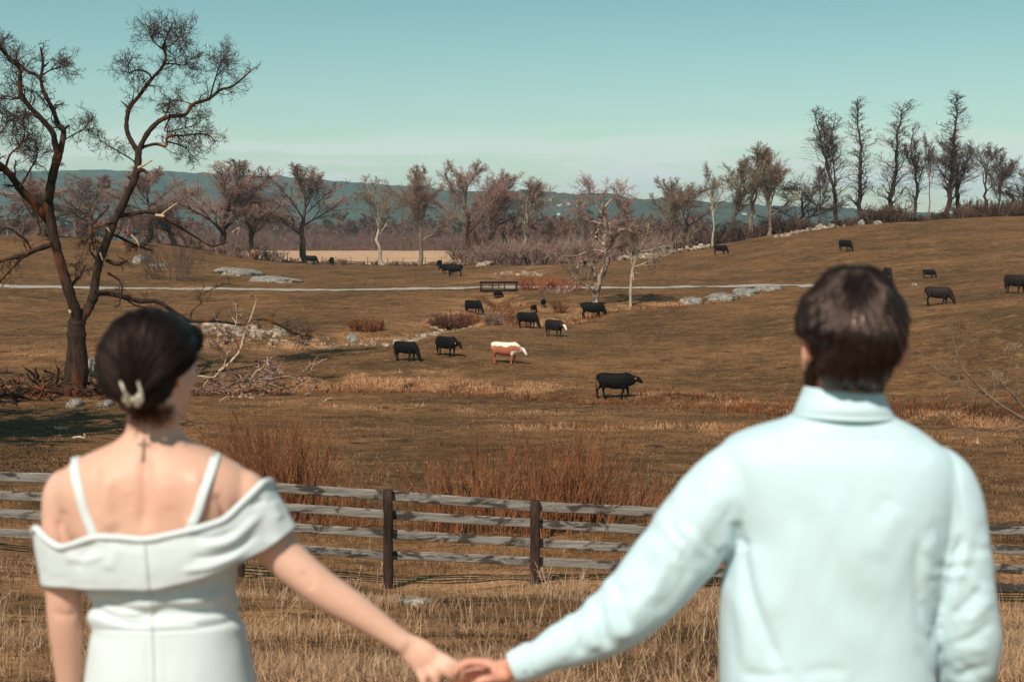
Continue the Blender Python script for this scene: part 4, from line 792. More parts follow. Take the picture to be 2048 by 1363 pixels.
# ================================================================== COWS
def cow_mesh(pose, seed=0):
    a = Acc(); h2 = 1.0
    sp = smooth_path([(-.90,0,1.10,.12,.16),(-.80,0,1.06,.24,.27),(-.55,0,1.00,.31,.36),(-.2,0,.93,.36,.41),(.15,0,.91,.36,.42),(.5,0,.93,.30,.42),(.72,0,.98,.24,.36),(.84,0,1.03,.16,.25)], 20)
    a.add(*loft(sp[:, :3], sp[:, 3], sp[:, 4], (0, 1, 0), (0, 0, 1), 20, 2.3))
    if pose == 'graze': nk = [(.56,0,1.02,.24,.39),(.80,0,.88,.21,.31),(1.0,0,.66,.14,.20),(1.14,0,.44,.11,.15)]; hd = [(1.06,0,.54,.09,.09),(1.13,0,.40,.125,.13),(1.19,0,.27,.105,.11),(1.23,0,.15,.08,.08),(1.25,0,.07,.07,.06)]; er = (1.08, .48); ef = (.6, -.2)
    elif pose == 'walk': nk = [(.56,0,1.02,.24,.40),(.80,0,.99,.21,.34),(.98,0,.98,.17,.25),(1.12,0,1.02,.13,.18)]; hd = [(1.08,0,1.08,.09,.09),(1.18,0,1.06,.125,.14),(1.30,0,.97,.105,.115),(1.42,0,.88,.08,.085),(1.47,0,.84,.07,.06)]; er = (1.12, 1.12); ef = (-.2, .1)
    else: nk = [(.56,0,1.02,.24,.39),(.80,0,.95,.21,.32),(1.0,0,.91,.14,.20),(1.14,0,.88,.11,.15)]; hd = [(1.12,0,.96,.07,.08),(1.22,0,.90,.115,.12),(1.33,0,.76,.095,.10),(1.42,0,.62,.07,.075),(1.45,0,.56,.06,.05)]; er = (1.14, .98); ef = (.1, .1)
    q = smooth_path(nk, 9); a.add(*loft(q[:, :3], q[:, 3], q[:, 4], (0, 1, 0), nrm(np.cross([0, 1., 0], q[-1, :3]-q[0, :3]))*-1, 16))
    q = smooth_path(hd, 9); a.add(*loft(q[:, :3], q[:, 3], q[:, 4], (0, 1, 0), nrm(np.cross([0, 1., 0], q[-1, :3]-q[0, :3]))*-1, 16))
    for s in (-1, 1): a.add(*ellipsoid((er[0], s*.19, er[1]), (.035, .11, .055), rotx(-s*.3), 8))
    st = {'walk': (.22, -.16, -.2, .2), 'graze': (.05, -.12, -.06, .1), 'look': (.04, -.05, -.06, .08)}[pose]
    for s, o, fr_ in ((1, st[0], 1), (-1, st[1], 1), (1, st[2], 0), (-1, st[3], 0)):
        if fr_: pts = [(.52,s*.17,.95,.15),(.54+o*.3,s*.18,.68,.105),(.55+o*.6,s*.17,.45,.07),(.55+o*.6,s*.165,.39,.068),(.52+o,s*.165,.2,.048),(.53+o,s*.165,.09,.055),(.55+o,s*.165,.0,.06)]
        else: pts = [(-.66,s*.18,.98,.22),(-.60+o*.2,s*.21,.74,.16),(-.66+o*.5,s*.2,.56,.09),(-.76+o*.8,s*.19,.44,.062),(-.73+o*.9,s*.185,.24,.046),(-.71+o,s*.18,.1,.055),(-.68+o,s*.18,.0,.062)]
        q = smooth_path(pts, 14); a.add(*loft(q[:, :3], q[:, 3]*1.15, q[:, 3]*.9, (1, 0, 0), (0, 1, 0), 12))
    q = smooth_path([(-.86,0,1.28,.04),(-.95,0,1.15,.03),(-.97,.01,.85,.022),(-.96,.02,.6,.03),(-.97,.02,.42,.035),(-.97,.02,.33,.01)], 16); a.add(*loft(q[:, :3], q[:, 3], q[:, 3], None, None, 8))
    a.add(*ellipsoid((-.35, 0, .66), (.16, .13, .12), None, 8))
    me = remesh(a, 'body', .028, 3); return me
EAR = {'graze': (1.08, .48), 'walk': (1.12, 1.12), 'look': (1.14, .98)}
CM = {p: cow_mesh(p) for p in ('graze', 'walk', 'look')}
m = Mat('black_hide', .7, .12); n = m.noise(m.coord('Object'), 6, 4, .6); m.col(m.ramp(n, (.3, srgb(13, 10, 10)), (.75, srgb(26, 20, 19)))); m.bump(n, .02); BLK = m.m
m = Mat('dark_brown_hide', .7, .25); n = m.noise(m.coord('Object', (3, 1, 1)), 3, 4, .6); m.col(m.ramp(n, (.35, srgb(16, 12, 11)), (.7, srgb(50, 32, 26)))); BRNK = m.m
m = Mat('fawn_hide', .7, .2); n = m.noise(m.coord('Object'), 2, 4, .6); m.col(m.ramp(n, (.4, srgb(120, 70, 46)), (.6, srgb(190, 140, 106)))); FAWN = m.m
def hide(name, head_x, base, top=False):
    m = Mat(name, .7, .2); co = m.coord('Object'); s = m.N('ShaderNodeSeparateXYZ'); m.L(co, s.inputs[0]); n = m.noise(co, 3, 4, .6)
    def gt(v, a, b):
        r = m.N('ShaderNodeMapRange'); r.inputs[1].default_value = a; r.inputs[2].default_value = b; m.L(v, r.inputs[0]); return r.outputs[0]
    def add(a, b, k):
        x = m.N('ShaderNodeMath'); x.operation = 'MULTIPLY_ADD'; m.L(b, x.inputs[0]); x.inputs[1].default_value = k; m.L(a, x.inputs[2]); return x.outputs[0]
    def mx(a, b):
        x = m.N('ShaderNodeMath'); x.operation = 'MAXIMUM'; m.L(a, x.inputs[0]); m.L(b, x.inputs[1]); return x.outputs[0]
    f = gt(s.outputs[0], head_x-.02, head_x+.02)
    if top:
        f = mx(f, gt(add(s.outputs[2], n, .55), 1.36, 1.42)); bl = m.N('ShaderNodeMath'); bl.operation = 'MULTIPLY'; m.L(gt(add(s.outputs[0], n, .5), .72, .8), bl.inputs[0]); m.L(gt(s.outputs[2], .86, .76), bl.inputs[1]); b2 = m.N('ShaderNodeMath'); b2.operation = 'MULTIPLY'; m.L(bl.outputs[0], b2.inputs[0]); m.L(gt(s.outputs[2], .52, .6), b2.inputs[1]); f = mx(f, b2.outputs[0])
        pass
    m.col(m.mix(f, base, srgb(232, 214, 200))); return m.m
HER = hide('red_white_hide', 1.08, srgb(170, 100, 72), True); BWF = hide('white_faced_hide', 1.16, srgb(30, 21, 20))
m = Mat('yellow_tag', .5, .4); m.col(srgb(240, 160, 40)); TAGM = m.m
_cm = {}
def cow(px, py, hpx, pose, yaw, mat, label, tagged=False, roll=0, dmin=40, group='cattle grazing in the pasture'):
    g = ground_at(px, py, dmin=dmin); H = hpx/FPX*g[1]; hh = 1.36; s = H/hh
    r = empty('cow', tuple(g), math.radians(yaw), s); tag(r, label, 'cow', group)
    k = (pose, mat.name)
    if k not in _cm: me = CM[pose].copy(); me.materials.clear(); me.materials.append(mat); _cm[k] = me
    link('body', _cm[k], None, r)
    if tagged:
        e = EAR[pose]
        for sg in (-1, 1):
            a = Acc(); a.add(*ellipsoid((e[0]-.02, sg*.27, e[1]-.04), (.03, .05, .055), None, 6)); link('ear_tag', a.mesh('ear_tag'), TAGM, r)
    return r
# yaw 0 = head to the right of the view, 90 = head away, -90 = head towards the camera
cow(1229,797,52,'walk',-6,BLK,'large black cow walking right with a yellow ear tag, nearest of the herd',True)
cow(1010,727,44,'look',-22,HER,'reddish-brown cow with white back and white face')
cow(893,712,40,'look',-42,BLK,'black cow with orange ear tag just left of the brown-and-white cow',True)
cow(811,722,40,'graze',-32,BLK,'black cow grazing at the left, farthest left of the near group')
cow(1108,673,34,'look',-48,BWF,'black cow with a white face, turned towards the camera')
cow(1054,656,32,'graze',-30,BLK,'black cow grazing just left of the white-faced one')
cow(1184,637,33,'graze',-8,BLK,'black cow grazing right below the crooked pale tree')
cow(946,628,28,'graze',-35,BLK,'black cow grazing above the wine-red shrub')
cow(1068,626,17,'graze',70,BLK,'small black calf seen from behind, above the grazing cow')
cow(1087,615,17,'look',80,BLK,'small dark calf seen from behind near the brook')
cow(996,597,13,'graze',20,BLK,'small black calf down in the brook below the bridge',dmin=100)
cow(909,553,24,'look',172,BLK,'black cow standing side-on facing left in the far pasture',dmin=120)
cow(896,548,20,'look',150,BLK,'black cow half hidden behind the one facing left',dmin=120)
cow(879,537,17,'graze',82,BLK,'small black cow seen from behind, left of the standing pair',dmin=120)
cow(622,529,18,'graze',-15,BLK,'black cow grazing below the broad rounded tree',dmin=150)
cow(664,531,17,'graze',-75,BLK,'black cow seen end-on beside the field edge posts',dmin=150)
cow(511,519,19,'look',75,FAWN,'fawn cow seen from behind on the left rise',dmin=150)
cow(1440,509,19,'graze',-5,BLK,'black cow grazing on the slope below the thin trees',dmin=120)
cow(1690,502,22,'graze',-55,BLK,'black cow high on the right slope, above the man\'s head',dmin=120)
cow(1775,560,25,'graze',-85,BRNK,'dark brown cow close to the right of the man\'s hair',dmin=90)
cow(1857,556,17,'graze',-25,BLK,'small black calf grazing farther right on the slope',dmin=90)
cow(1875,610,37,'graze',-28,BRNK,'large dark brown cow grazing on the right slope',dmin=60)
cow(2030,587,38,'graze',-60,BRNK,'dark cow at the right edge of the view',dmin=60)
# ================================================================== PEOPLE
def skin_mat(name, base, tattoo=None):
    m = Mat(name, .48, .35); n = m.noise(m.coord('Position'), 14, 4, .6); n2 = m.noise(m.coord('Position'), 220, 3, .6)
    c = m.mix(m.ramp(n, (.35, 0), (.7, .5)), base, (base[0]*.95, base[1]*.80, base[2]*.76, 1))
    if tattoo is not None:
        g = m.N('ShaderNodeNewGeometry'); s = m.N('ShaderNodeSeparateXYZ'); m.L(g.outputs['Position'], s.inputs[0])
        def rect(cx, cz, hw, hh):
            out = None
            for sk, c0, hv in ((0, cx, hw), (2, cz, hh)):
                x = m.N('ShaderNodeMath'); x.operation = 'SUBTRACT'; m.L(s.outputs[sk], x.inputs[0]); x.inputs[1].default_value = c0
                y = m.N('ShaderNodeMath'); y.operation = 'ABSOLUTE'; m.L(x.outputs[0], y.inputs[0])
                r = m.N('ShaderNodeMapRange'); r.inputs[1].default_value = hv+.0012; r.inputs[2].default_value = hv-.0012; m.L(y.outputs[0], r.inputs[0])
                if out is None: out = r.outputs[0]
                else:
                    z = m.N('ShaderNodeMath'); z.operation = 'MULTIPLY'; m.L(out, z.inputs[0]); m.L(r.outputs[0], z.inputs[1]); out = z.outputs[0]
            return out
        x0, z0, k, ymax = tattoo
        f = rect(x0, z0, .0036, .0215); f2 = rect(x0, z0+.0095, .0125, .0026)
        z = m.N('ShaderNodeMath'); z.operation = 'MAXIMUM'; m.L(f, z.inputs[0]); m.L(f2, z.inputs[1])
        f3 = rect(x0, z0+.0095, .0048, .0048); zz = m.N('ShaderNodeMath'); zz.operation = 'MAXIMUM'; m.L(z.outputs[0], zz.inputs[0]); m.L(f3, zz.inputs[1])
        y = m.N('ShaderNodeMapRange'); y.inputs[1].default_value = ymax; y.inputs[2].default_value = ymax-.01; m.L(s.outputs[1], y.inputs[0])
        q = m.N('ShaderNodeMath'); q.operation = 'MULTIPLY'; m.L(zz.outputs[0], q.inputs[0]); m.L(y.outputs[0], q.inputs[1])
        q2 = m.N('ShaderNodeMath'); q2.operation = 'MULTIPLY'; m.L(q.outputs[0], q2.inputs[0]); q2.inputs[1].default_value = .97
        c = m.mix(q2.outputs[0], c, srgb(48, 56, 56))
    vm = m.N('ShaderNodeTexVoronoi'); vm.inputs['Scale'].default_value = 26; m.L(m.coord('Position'), vm.inputs[0]); c = m.mix(m.ramp(vm.outputs['Distance'], (.035, .55), (.06, 0)), c, srgb(130, 76, 58)); n7 = m.noise(m.coord('Position'), 5, 3, .5); c = m.mix(m.ramp(n7, (.45, 0), (.75, .45)), c, (base[0]*.97, base[1]*.78, base[2]*.72, 1)); m.col(c); m.bump(n2, .0006, .6); m.b.inputs['Subsurface Weight'].default_value = .18; m.b.inputs['Subsurface Radius'].default_value = (1, .3, .15); m.b.inputs['Subsurface Scale'].default_value = .012
    return m.m
def head_pieces(s=1.0, male=True):
    """pieces of a head, origin between the ears, face towards +Y"""
    E = [ellipsoid((0, -.008, .035), (.075, .096, .096), None, 20), ellipsoid((0, .030, -.01), (.064, .066, .085), None, 16), ellipsoid((0, .035, -.062), (.054 if male else .048, .052, .052), None, 16),
         ellipsoid((0, .072, -.098), (.022 if male else .017, .018, .018), None, 10), ellipsoid((0, .086, .028), (.05, .012, .012 if male else .008), None, 10),
         ellipsoid((0, .094, -.058), (.022, .010, .006), None, 10), ellipsoid((0, .092, -.069), (.019, .010, .007), None, 10)]
    E += [ellipsoid((sx*.034, .078, -.022), (.02, .018, .016), None, 10) for sx in (-1, 1)]
    nose = smooth_path([(0,.090,.022,.008),(0,.098,.004,.009),(0,.110,-.014,.011),(0,.114,-.026,.013),(0,.100,-.033,.012)], 12); E.append(loft(nose[:, :3], nose[:, 3], nose[:, 3], (1, 0, 0), (0, 0, 1), 12))
    E += [ellipsoid((sx*.013, .099, -.030), (.009, .010, .008), None, 8) for sx in (-1, 1)]
    for sx in (-1, 1):      # ears: shell with a rolled rim and lobe
        R = rotz(sx*.38)@rotx(-.2); c = np.array([sx*(.086 if male else .089), -.010, .002])
        E.append(ellipsoid(c-np.array([sx*.006, 0, 0]), (.010, .014, .026), R, 10)); E.append(ellipsoid(c, (.006, .017, .030), R, 10)); th = np.linspace(-.6, 4.0, 16); rim = np.stack([np.full(16, sx*.004), -.017*np.sin(th+.35), .031*np.cos(th+.35)], -1)@R.T+c; E.append(loft(rim, .0036, .0036, None, None, 8)); E.append(ellipsoid(c+np.array([sx*.001, .003, -.030]), (.005, .009, .010), R, 8))
    return [(V*s, q, t) for V, q, t in E]
def put(acc, pieces, R, o):
    for V, q, t in pieces: acc.add(V@np.asarray(R).T+np.asarray(o), q, t)
def limb(acc, pts, D, n=24, flat=1.0, e=2.0, steps=None):
    """pts rows: px, py, depth offset, radius px"""
    p = smooth_path(pts, steps or len(pts)*5); C = P(p[:, 0], p[:, 1], D+p[:, 2]); r = p[:, 3]*D/FPX
    acc.add(*loft(C, r, r*flat, None, None, n, e))
def rows(acc, rw, D, n=40, e=2.3, steps=None, back=False):
    """rows: py, xl, xr, depth half, centre offset -> upright closed body"""
    p = smooth_path(rw, steps or len(rw)*5); C = P((p[:, 1]+p[:, 2])/2, p[:, 0], D+p[:, 4]); A_ = (p[:, 2]-p[:, 1])/2*D/FPX
    V, q, t = loft(C, A_, p[:, 3], (1, 0, 0), (0, 1, 0), n, e); 
    if acc is not None: acc.add(V, q, t)
    return V, q, t, C
def finger(acc, pts, D, r, zoff=0):
    p = smooth_path([(a, b, c, r*k) for (a, b, c), k in zip(pts, np.linspace(1.08, .84, len(pts)))], 12); C = P(p[:, 0], p[:, 1], D+p[:, 2]); R = p[:, 3]*D/FPX; acc.add(*loft(C, R, R, None, None, 12)); acc.add(*ellipsoid(C[-1], (R[-1],)*3, None, 6))
def crease(V, N, D, lines, facing=True):
    """press folds and ridges into cloth; lines: (pts px, width px, height m)"""
    X, Y = proj(V); k = np.clip(-N[:, 1]*1.6+.15, 0, 1) if facing else np.ones(len(V)); disp = np.zeros(len(V))
    for pts, w, h in lines:
        pts = smooth_path(pts, max(12, len(pts)*5)); T = len(pts); best = np.full(len(V), 1e9); tt = np.zeros(len(V)); near = (X > pts[:, 0].min()-4*w) & (X < pts[:, 0].max()+4*w) & (Y > pts[:, 1].min()-4*w) & (Y < pts[:, 1].max()+4*w) & (k > 0)
        xi, yi = X[near], Y[near]; b = np.full(xi.shape, 1e9); ti = np.zeros(xi.shape)
        for a in range(T-1):
            ax, ay = pts[a]; bx, by = pts[a+1]; dx, dy = bx-ax, by-ay; t = np.clip(((xi-ax)*dx+(yi-ay)*dy)/(dx*dx+dy*dy+1e-9), 0, 1); dist = np.hypot(xi-ax-t*dx, yi-ay-t*dy); u = dist < b; b[u] = dist[u]; ti[u] = ((a+t)/(T-1))[u]
        disp[near] += h*np.exp(-(b/w)**2)*np.clip(np.sin(ti*math.pi)*1.8, 0, 1)
    return V+N*(disp*k)[:, None]
def sky_eye(parent, c, R, s=1):
    for sx in (-1, 1):
        V, q, t = ellipsoid(np.array([sx*.031, .079, .004])*s, (.0125*s,)*3, None, 12); a = Acc(); a.add(V@R.T+c, q, t); link('eye', a.mesh('eye'), EYEM, parent)
m = Mat('eye_white', .2, .5); m.col(srgb(225, 220, 215)); EYEM = m.m

# ---------------------------------------------------------------- woman
DW = 2.6
rootW = empty('person', (-.7, 2.6, 0)); tag(rootW, 'woman seen from behind, dark hair clipped up, in a white off-shoulder dress', 'person')
rootW['group'] = 'couple holding hands'
rw = np.array(rootW.location)
def lw(name, me, mat, parent=None):
    v = getv(me); setv(me, v-rw); return link(name, me, mat, parent or rootW)
A = Acc()
hR = rotz(-.52)@rotx(.06); hO = P(303, 744, DW+.012); put(A, head_pieces(.90, False), hR, hO)
limb(A, [(305,740,.0,50),(304,790,.005,50),(306,830,.0,51),(307,868,-.002,56),(307,900,.0,70)], DW)
rows(A, [(846,262,356,.045,0),(866,249,362,.05,0),(884,226,384,.058,0),(900,190,420,.066,.0),(918,152,456,.074,.0),(936,128,486,.082,.0),(958,112,502,.088,0),(985,110,506,.092,0),(1020,120,500,.098,.005),(1060,140,484,.104,.01),(1110,172,462,.100,.012),(1180,200,452,.090,.01),(1230,204,458,.088,.0),(1300,202,474,.098,.0),(1400,190,492,.108,.0),(1480,205,485,.10,0)], DW)
# left arm hanging
limb(A, [(150,962,0,38),(132,985,0,44),(127,1030,0,43),(127,1090,0,41),(127,1150,0,38),(128,1205,0,35),(131,1250,.005,34),(134,1300,.015,30),(138,1360,.03,26),(143,1430,.05,21),(145,1455,.055,19)], DW, flat=1.0)
limb(A, [(145,1450,.055,18),(146,1475,.06,26),(146,1510,.065,27),(146,1525,.065,22)], DW, flat=.55)
for k, (dx, L) in enumerate([(-20, 60), (-7, 72), (7, 68), (19, 52)]): finger(A, [(146+dx,1515,.065),(147+dx,1515+L*.4,.072),(147+dx*.9,1515+L*.75,.07),(148+dx*.8,1515+L,.06)], DW, 8.2)
finger(A, [(160,1470,.06),(174,1495,.075),(172,1525,.085)], DW, 9)
# right arm reaching to the man
limb(A, [(470,975,0,40),(488,985,0,46),(512,1025,0,47),(540,1075,0,44),(575,1118,-.005,41),(618,1156,-.01,38.5),(655,1184,-.01,37),(700,1212,-.01,34),(745,1242,-.01,29.5),(785,1270,-.012,24.5),(812,1288,-.013,23)], DW, steps=60)
limb(A, [(804,1282,-.013,22),(826,1298,-.016,30),(848,1315,-.02,34),(864,1328,-.022,30)], DW, flat=.55)
limb(A, [(836,1300,-.013,18),(862,1318,-.018,20),(884,1332,-.02,15)], DW, flat=.8)
finger(A, [(872,1306,-.02),(900,1321,-.034),(922,1336,-.034),(926,1351,-.026),(917,1362,-.016)], DW, 9.5)
finger(A, [(866,1322,-.028),(888,1338,-.042),(903,1353,-.038),(898,1369,-.02)], DW, 9.5)
finger(A, [(852,1334,-.030),(869,1352,-.042),(874,1373,-.036),(866,1384,-.02)], DW, 9.5)
finger(A, [(838,1340,-.028),(846,1362,-.038),(850,1378,-.032),(844,1388,-.018)], DW, 8.5)
finger(A, [(838,1300,.008),(866,1318,.028),(892,1334,.034),(912,1350,.03)], DW, 10)
# legs and feet (under the dress)
for s in (-1, 1):
    x = -.665+s*.085; C = np.array([[x, DW, .93], [x, DW+.01, .75], [x+s*.0, DW, .5], [x, DW-.01, .38], [x, DW-.015, .25], [x, DW-.02, .10], [x, DW-.015, .06]]); A.add(*loft(smooth_path(C, 20), np.interp(np.linspace(0, 1, 20), np.linspace(0, 1, 7), [.085,.08,.06,.055,.045,.036,.036]), np.interp(np.linspace(0, 1, 20), np.linspace(0, 1, 7), [.09,.08,.06,.058,.045,.038,.038]), (1, 0, 0), (0, 1, 0), 18))
    A.add(*ellipsoid((x+s*.01, DW+.05, .038), (.042, .12, .034), None, 12))
me = remesh(A, 'body', .0048, 5); V = getv(me); N = getn(me)
V = crease(V, N, DW, [([(292,905),(291,960),(289,1010),(287,1066)],13,-.006), ([(222,940),(212,985),(214,1030),(230,1062)],18,.007), ([(198,930),(190,980),(196,1030)],9,-.003), ([(385,935),(398,985),(396,1030),(375,1062)],18,.0065), ([(430,985),(446,1015),(452,1045)],8,-.006), ([(128,1020),(118,1055)],8,-.003), ([(116,1040),(122,1075),(124,1100)],7,-.005), ([(240,900),(290,886),(350,898)],12,.0025),
     ([(104,1222),(130,1230),(156,1226)],6,-.003), ([(600,1140),(620,1160),(622,1180)],8,-.003), ([(255,985),(262,1020)],14,-.0015), ([(330,960),(336,1020)],18,.0015), ([(300,850),(303,900)],12,.002), ([(270,850),(262,885)],8,-.002), ([(345,850),(352,885)],8,-.002)])
V = crease(V, N, DW, [([(855,1322),(862,1345)],4,-.002), ([(868,1316),(880,1334)],4,-.002), ([(843,1330),(850,1350)],4,-.002)]); setv(me, V)
_p = P(282, 908, DW-.075)
SKW = skin_mat('skin_fair', srgb(230, 184, 162), (float(P(281,903,DW-.085)[0]), float(P(281,903,DW-.085)[2]), 1, DW-.01)); lw('body', me, SKW)
sky_eye(rootW, hO-rw, hR, .9)
# dress
m = Mat('crepe_white', .75, .2); n = m.noise(m.coord('Position'), 420, 2, .6); m.col(srgb(222, 228, 230)); m.bump(n, .0004, .5); m.b.inputs['Sheen Weight'].default_value = .15; CREPE = m.m
fz = float(proj(np.array([-.68, DW, .03]))[1])
rwD = [(1092,150,474,.109,.012),(1110,162,474,.112,.012),(1150,180,470,.110,.012),(1190,184,469,.106,.01),(1222,186,475,.105,.004),(1250,190,484,.106,0),(1280,184,491,.111,0),(1320,178,500,.118,0),(1363,172,509,.123,0),(1450,160,524,.130,0),(1560,160,526,.135,0),(1800,168,520,.14,0),(2150,160,530,.16,0),(fz,140,552,.19,0)]
V, q, t, C = rows(None, rwD, DW, 200, 2.3, 330)
K = 330; V = V[:K*200]; q = q; me = mesh_np('dress', V, q[:, ::-1]); N = getn(me)
if (N[:, 1]*(V[:, 1]-DW)).sum() < 0: N = -N
X, Y = proj(V); ang = np.tile(np.arange(200)/200*2*math.pi, K)
w1 = np.exp(-((Y-1212)/38)**2); fold = np.sin((Y-1175)/9.5+2.2*fbm(X*.011, Y*.006, 71, 3)+.9*np.sin(X*.012))*.5+.5
V = V+N*(w1*(.012*(fold**1.3)-.005)*(1+.6*fbm(X*.02, Y*.01, 72, 2)))[:, None]
V = V+N*(.0025*fbm(X*.018, Y*.012, 73, 3)*np.clip((1150-Y)/30, 0, 1)+.003*fbm(X*.012, Y*.004, 74, 3)*np.clip((Y-1255)/60, 0, 1))[:, None]
V = crease(V, N, DW, [([(190,1256),(260,1260),(300,1261),(380,1258),(484,1250)],3.2,-.0035), ([(190,1222),(250,1244),(300,1250)],6,-.005), ([(200,1205),(240,1222),(290,1228)],6,.004), ([(470,1200),(420,1214),(350,1218)],6,-.005), ([(466,1160),(420,1180),(360,1192)],7,-.005), ([(470,1172),(430,1190),(380,1200),(330,1202)],7,.006), ([(476,1225),(430,1236),(370,1240)],6,.005), ([(480,1240),(430,1250),(390,1252)],4,-.004), ([(188,1190),(230,1200),(280,1202)],6,-.004), ([(282,1262),(286,1320),(290,1400)],5,.0015), ([(318,1262),(322,1320),(326,1400)],5,.0015), ([(200,1140),(230,1160),(260,1165)],10,-.004)])
setv(me, V); dr = lw('dress', me, CREPE)
sm = dr.modifiers.new('solid', 'SOLIDIFY'); sm.thickness = .003; sm.offset = 1
# zip down the back
def conform(me_o, pxs, pys, D, lift):
    out = []
    for x, y in zip(pxs, pys):
        p0 = Vector((0, 0, CAMZ)); dr_ = (Vector(P(x, y, D))-p0).normalized(); h = BV.ray_cast(p0, dr_); p = h[0] if h[0] is not None else Vector(P(x, y, D)); out.append(np.array(p)-np.array(dr_)*lift)
    return np.array(out)
def bvh_of(objs):
    Vs = []; Fs = []; n = 0; dg = bpy.context.evaluated_depsgraph_get(); dg.update()
    for o in objs:
        e = o.evaluated_get(dg); mm = e.to_mesh(); mw = o.matrix_world; base = np.array(o.parent.location) if o.parent else 0
        v = getv(mm)+base; Vs += [tuple(c) for c in v]; Fs += [tuple(i+n for i in p.vertices) for p in mm.polygons]; n += len(v); e.to_mesh_clear()
    return BVHTree.FromPolygons(Vs, Fs)
# off-shoulder band: loop round back, both arms and chest
TOPB = [(66,1062,.0),(72,1056,-.032),(88,1072,-.055),(106,1086,-.066),(124,1093,-.078),(152,1086,-.100),(190,1074,-.117),(235,1074,-.124),(290,1078,-.126),(335,1070,-.124),(370,1062,-.120),(410,1052,-.112),(448,1038,-.098),(480,1010,-.082),(508,983,-.068),(528,964,-.048),(543,962,-.012),(546,968,.02)]
BOTB = [(82,1160,.0),(86,1170,-.03),(100,1172,-.050),(118,1173,-.062),(140,1174,-.078),(165,1177,-.100),(200,1178,-.116),(245,1178,-.124),(300,1179,-.127),(345,1170,-.125),(385,1160,-.121),(425,1146,-.114),(465,1128,-.098),(500,1112,-.078),(530,1098,-.064),(562,1076,-.054),(588,1054,-.022),(588,1050,.015)]
nB = 150; tb = smooth_path(TOPB, nB); bb = smooth_path(BOTB, nB)
def front(p):   # mirror of the back line through the body's centre plane, closed round the chest
    q = p[::-1].copy(); q[:, 2] = -q[:, 2]*.98+.012; q[:, 1] = q[:, 1]+10*np.sin(np.linspace(0, math.pi, len(q))); return q
tb = np.vstack([tb, front(tb)]); bb = np.vstack([bb, front(bb)]); M2 = len(tb); KV = 44; L = []
for k in range(KV):
    f = k/(KV-1); px = tb[:, 0]*(1-f)+bb[:, 0]*f; py = tb[:, 1]*(1-f)+bb[:, 1]*f; dp = tb[:, 2]*(1-f)+bb[:, 2]*f; bul = .006*math.sin(f*math.pi)
    Q = P(px, py, DW+dp*(1+bul*6)); L.append(Q)
L = np.array(L); i, j = np.meshgrid(np.arange(KV-1), np.arange(M2), indexing='ij'); j2 = (j+1) % M2
me = mesh_np('sleeve_band', L.reshape(-1, 3), np.stack([i*M2+j, (i+1)*M2+j, (i+1)*M2+j2, i*M2+j2], -1).reshape(-1, 4)); V = getv(me); N = getn(me)
if (N[:, 1]*(V[:, 1]-DW)).sum() < 0: me.flip_normals(); N = -N
X, Y = proj(V); V = V+N*(.003*fbm(X*.012, Y*.02, 81, 3))[:, None]
V = crease(V, N, DW, [([(190,1080),(170,1110),(150,1135)],12,-.003), ([(378,1066),(420,1078),(480,1060)],9,-.004), ([(400,1090),(460,1080),(530,1020)],9,.005), ([(380,1115),(450,1108),(520,1064)],8,-.005), ([(360,1140),(420,1132),(500,1098)],7,.004), ([(130,1110),(165,1120),(220,1105)],9,.003), ([(290,1088),(294,1130),(300,1176)],3,-.0012), ([(282,1088),(287,1130),(293,1176)],4,.002), ([(240,1090),(215,1140)],12,.003), ([(545,1000),(560,1040)],9,.003), ([(500,1010),(530,1000)],7,-.003)])
setv(me, V); band = lw('sleeve_band', me, CREPE); sm = band.modifiers.new('solid', 'SOLIDIFY'); sm.thickness = .0035; sm.offset = 0
Lt = V.reshape(KV, M2, 3)[0]; a = Acc(); a.add(*tubes(np.vstack([Lt, Lt[:2]])[None]+[0, -.0015, 0], np.full((1, M2+2), .0068), 8)); lw('rolled_edge', a.mesh('rolled_edge'), CREPE, band)
BV = bvh_of([c for c in COL.objects if c.parent == rootW and c.name.split('.')[0] in ('body', 'dress')])
for pts, nm in [([(152,912),(149,940),(156,975),(168,1020),(180,1050),(190,1078)], 'l'), ([(433,902),(424,935),(408,980),(394,1025),(382,1052),(376,1070)], 'r')]:
    q = smooth_path(pts, 30); Q = conform(None, q[:, 0], q[:, 1], DW, .0025); Q0 = Q.copy(); Q0 = np.vstack([P(q[0, 0]+(2 if nm == 'l' else -2), q[0, 1]-2, DW-.01)[None], P(q[0, 0], q[0, 1]-3, DW+.02)[None]])[::-1]
    Q = np.vstack([P(q[0, 0], q[0, 1]+30, DW+.08)[None], P(q[0, 0], q[0, 1]-2, DW+.045)[None], Q[2:]]); Q = smooth_path(Q, 40); a = Acc(); a.add(*loft(Q, .0085, .0028, (.97, 0, .2 if nm == 'l' else -.2), (0, 1, 0), 12, 3)); lw('strap', a.mesh('strap'), CREPE, dr)
BV = bvh_of([dr, band]); m = Mat('zip_tape', .6, .3); m.col(srgb(214, 218, 212)); ZIP = m.m
zx = [(289,1082),(291,1110),(294,1150),(298,1178)]; q = smooth_path(zx, 16); Q = conform(None, q[:, 0], q[:, 1], DW, .0012); a = Acc(); a.add(*loft(Q, .0022, .0012, (1, 0, 0), (0, 1, 0), 8)); lw('zip', a.mesh('zip'), ZIP, band)
zx = [(300,1186),(303,1230),(304,1263),(306,1320),(308,1390)]; q = smooth_path(zx, 30); Q = conform(None, q[:, 0], q[:, 1], DW, .0012); a = Acc(); a.add(*loft(Q, .0018, .001, (1, 0, 0), (0, 1, 0), 8)); lw('zip', a.mesh('zip'), ZIP, dr)
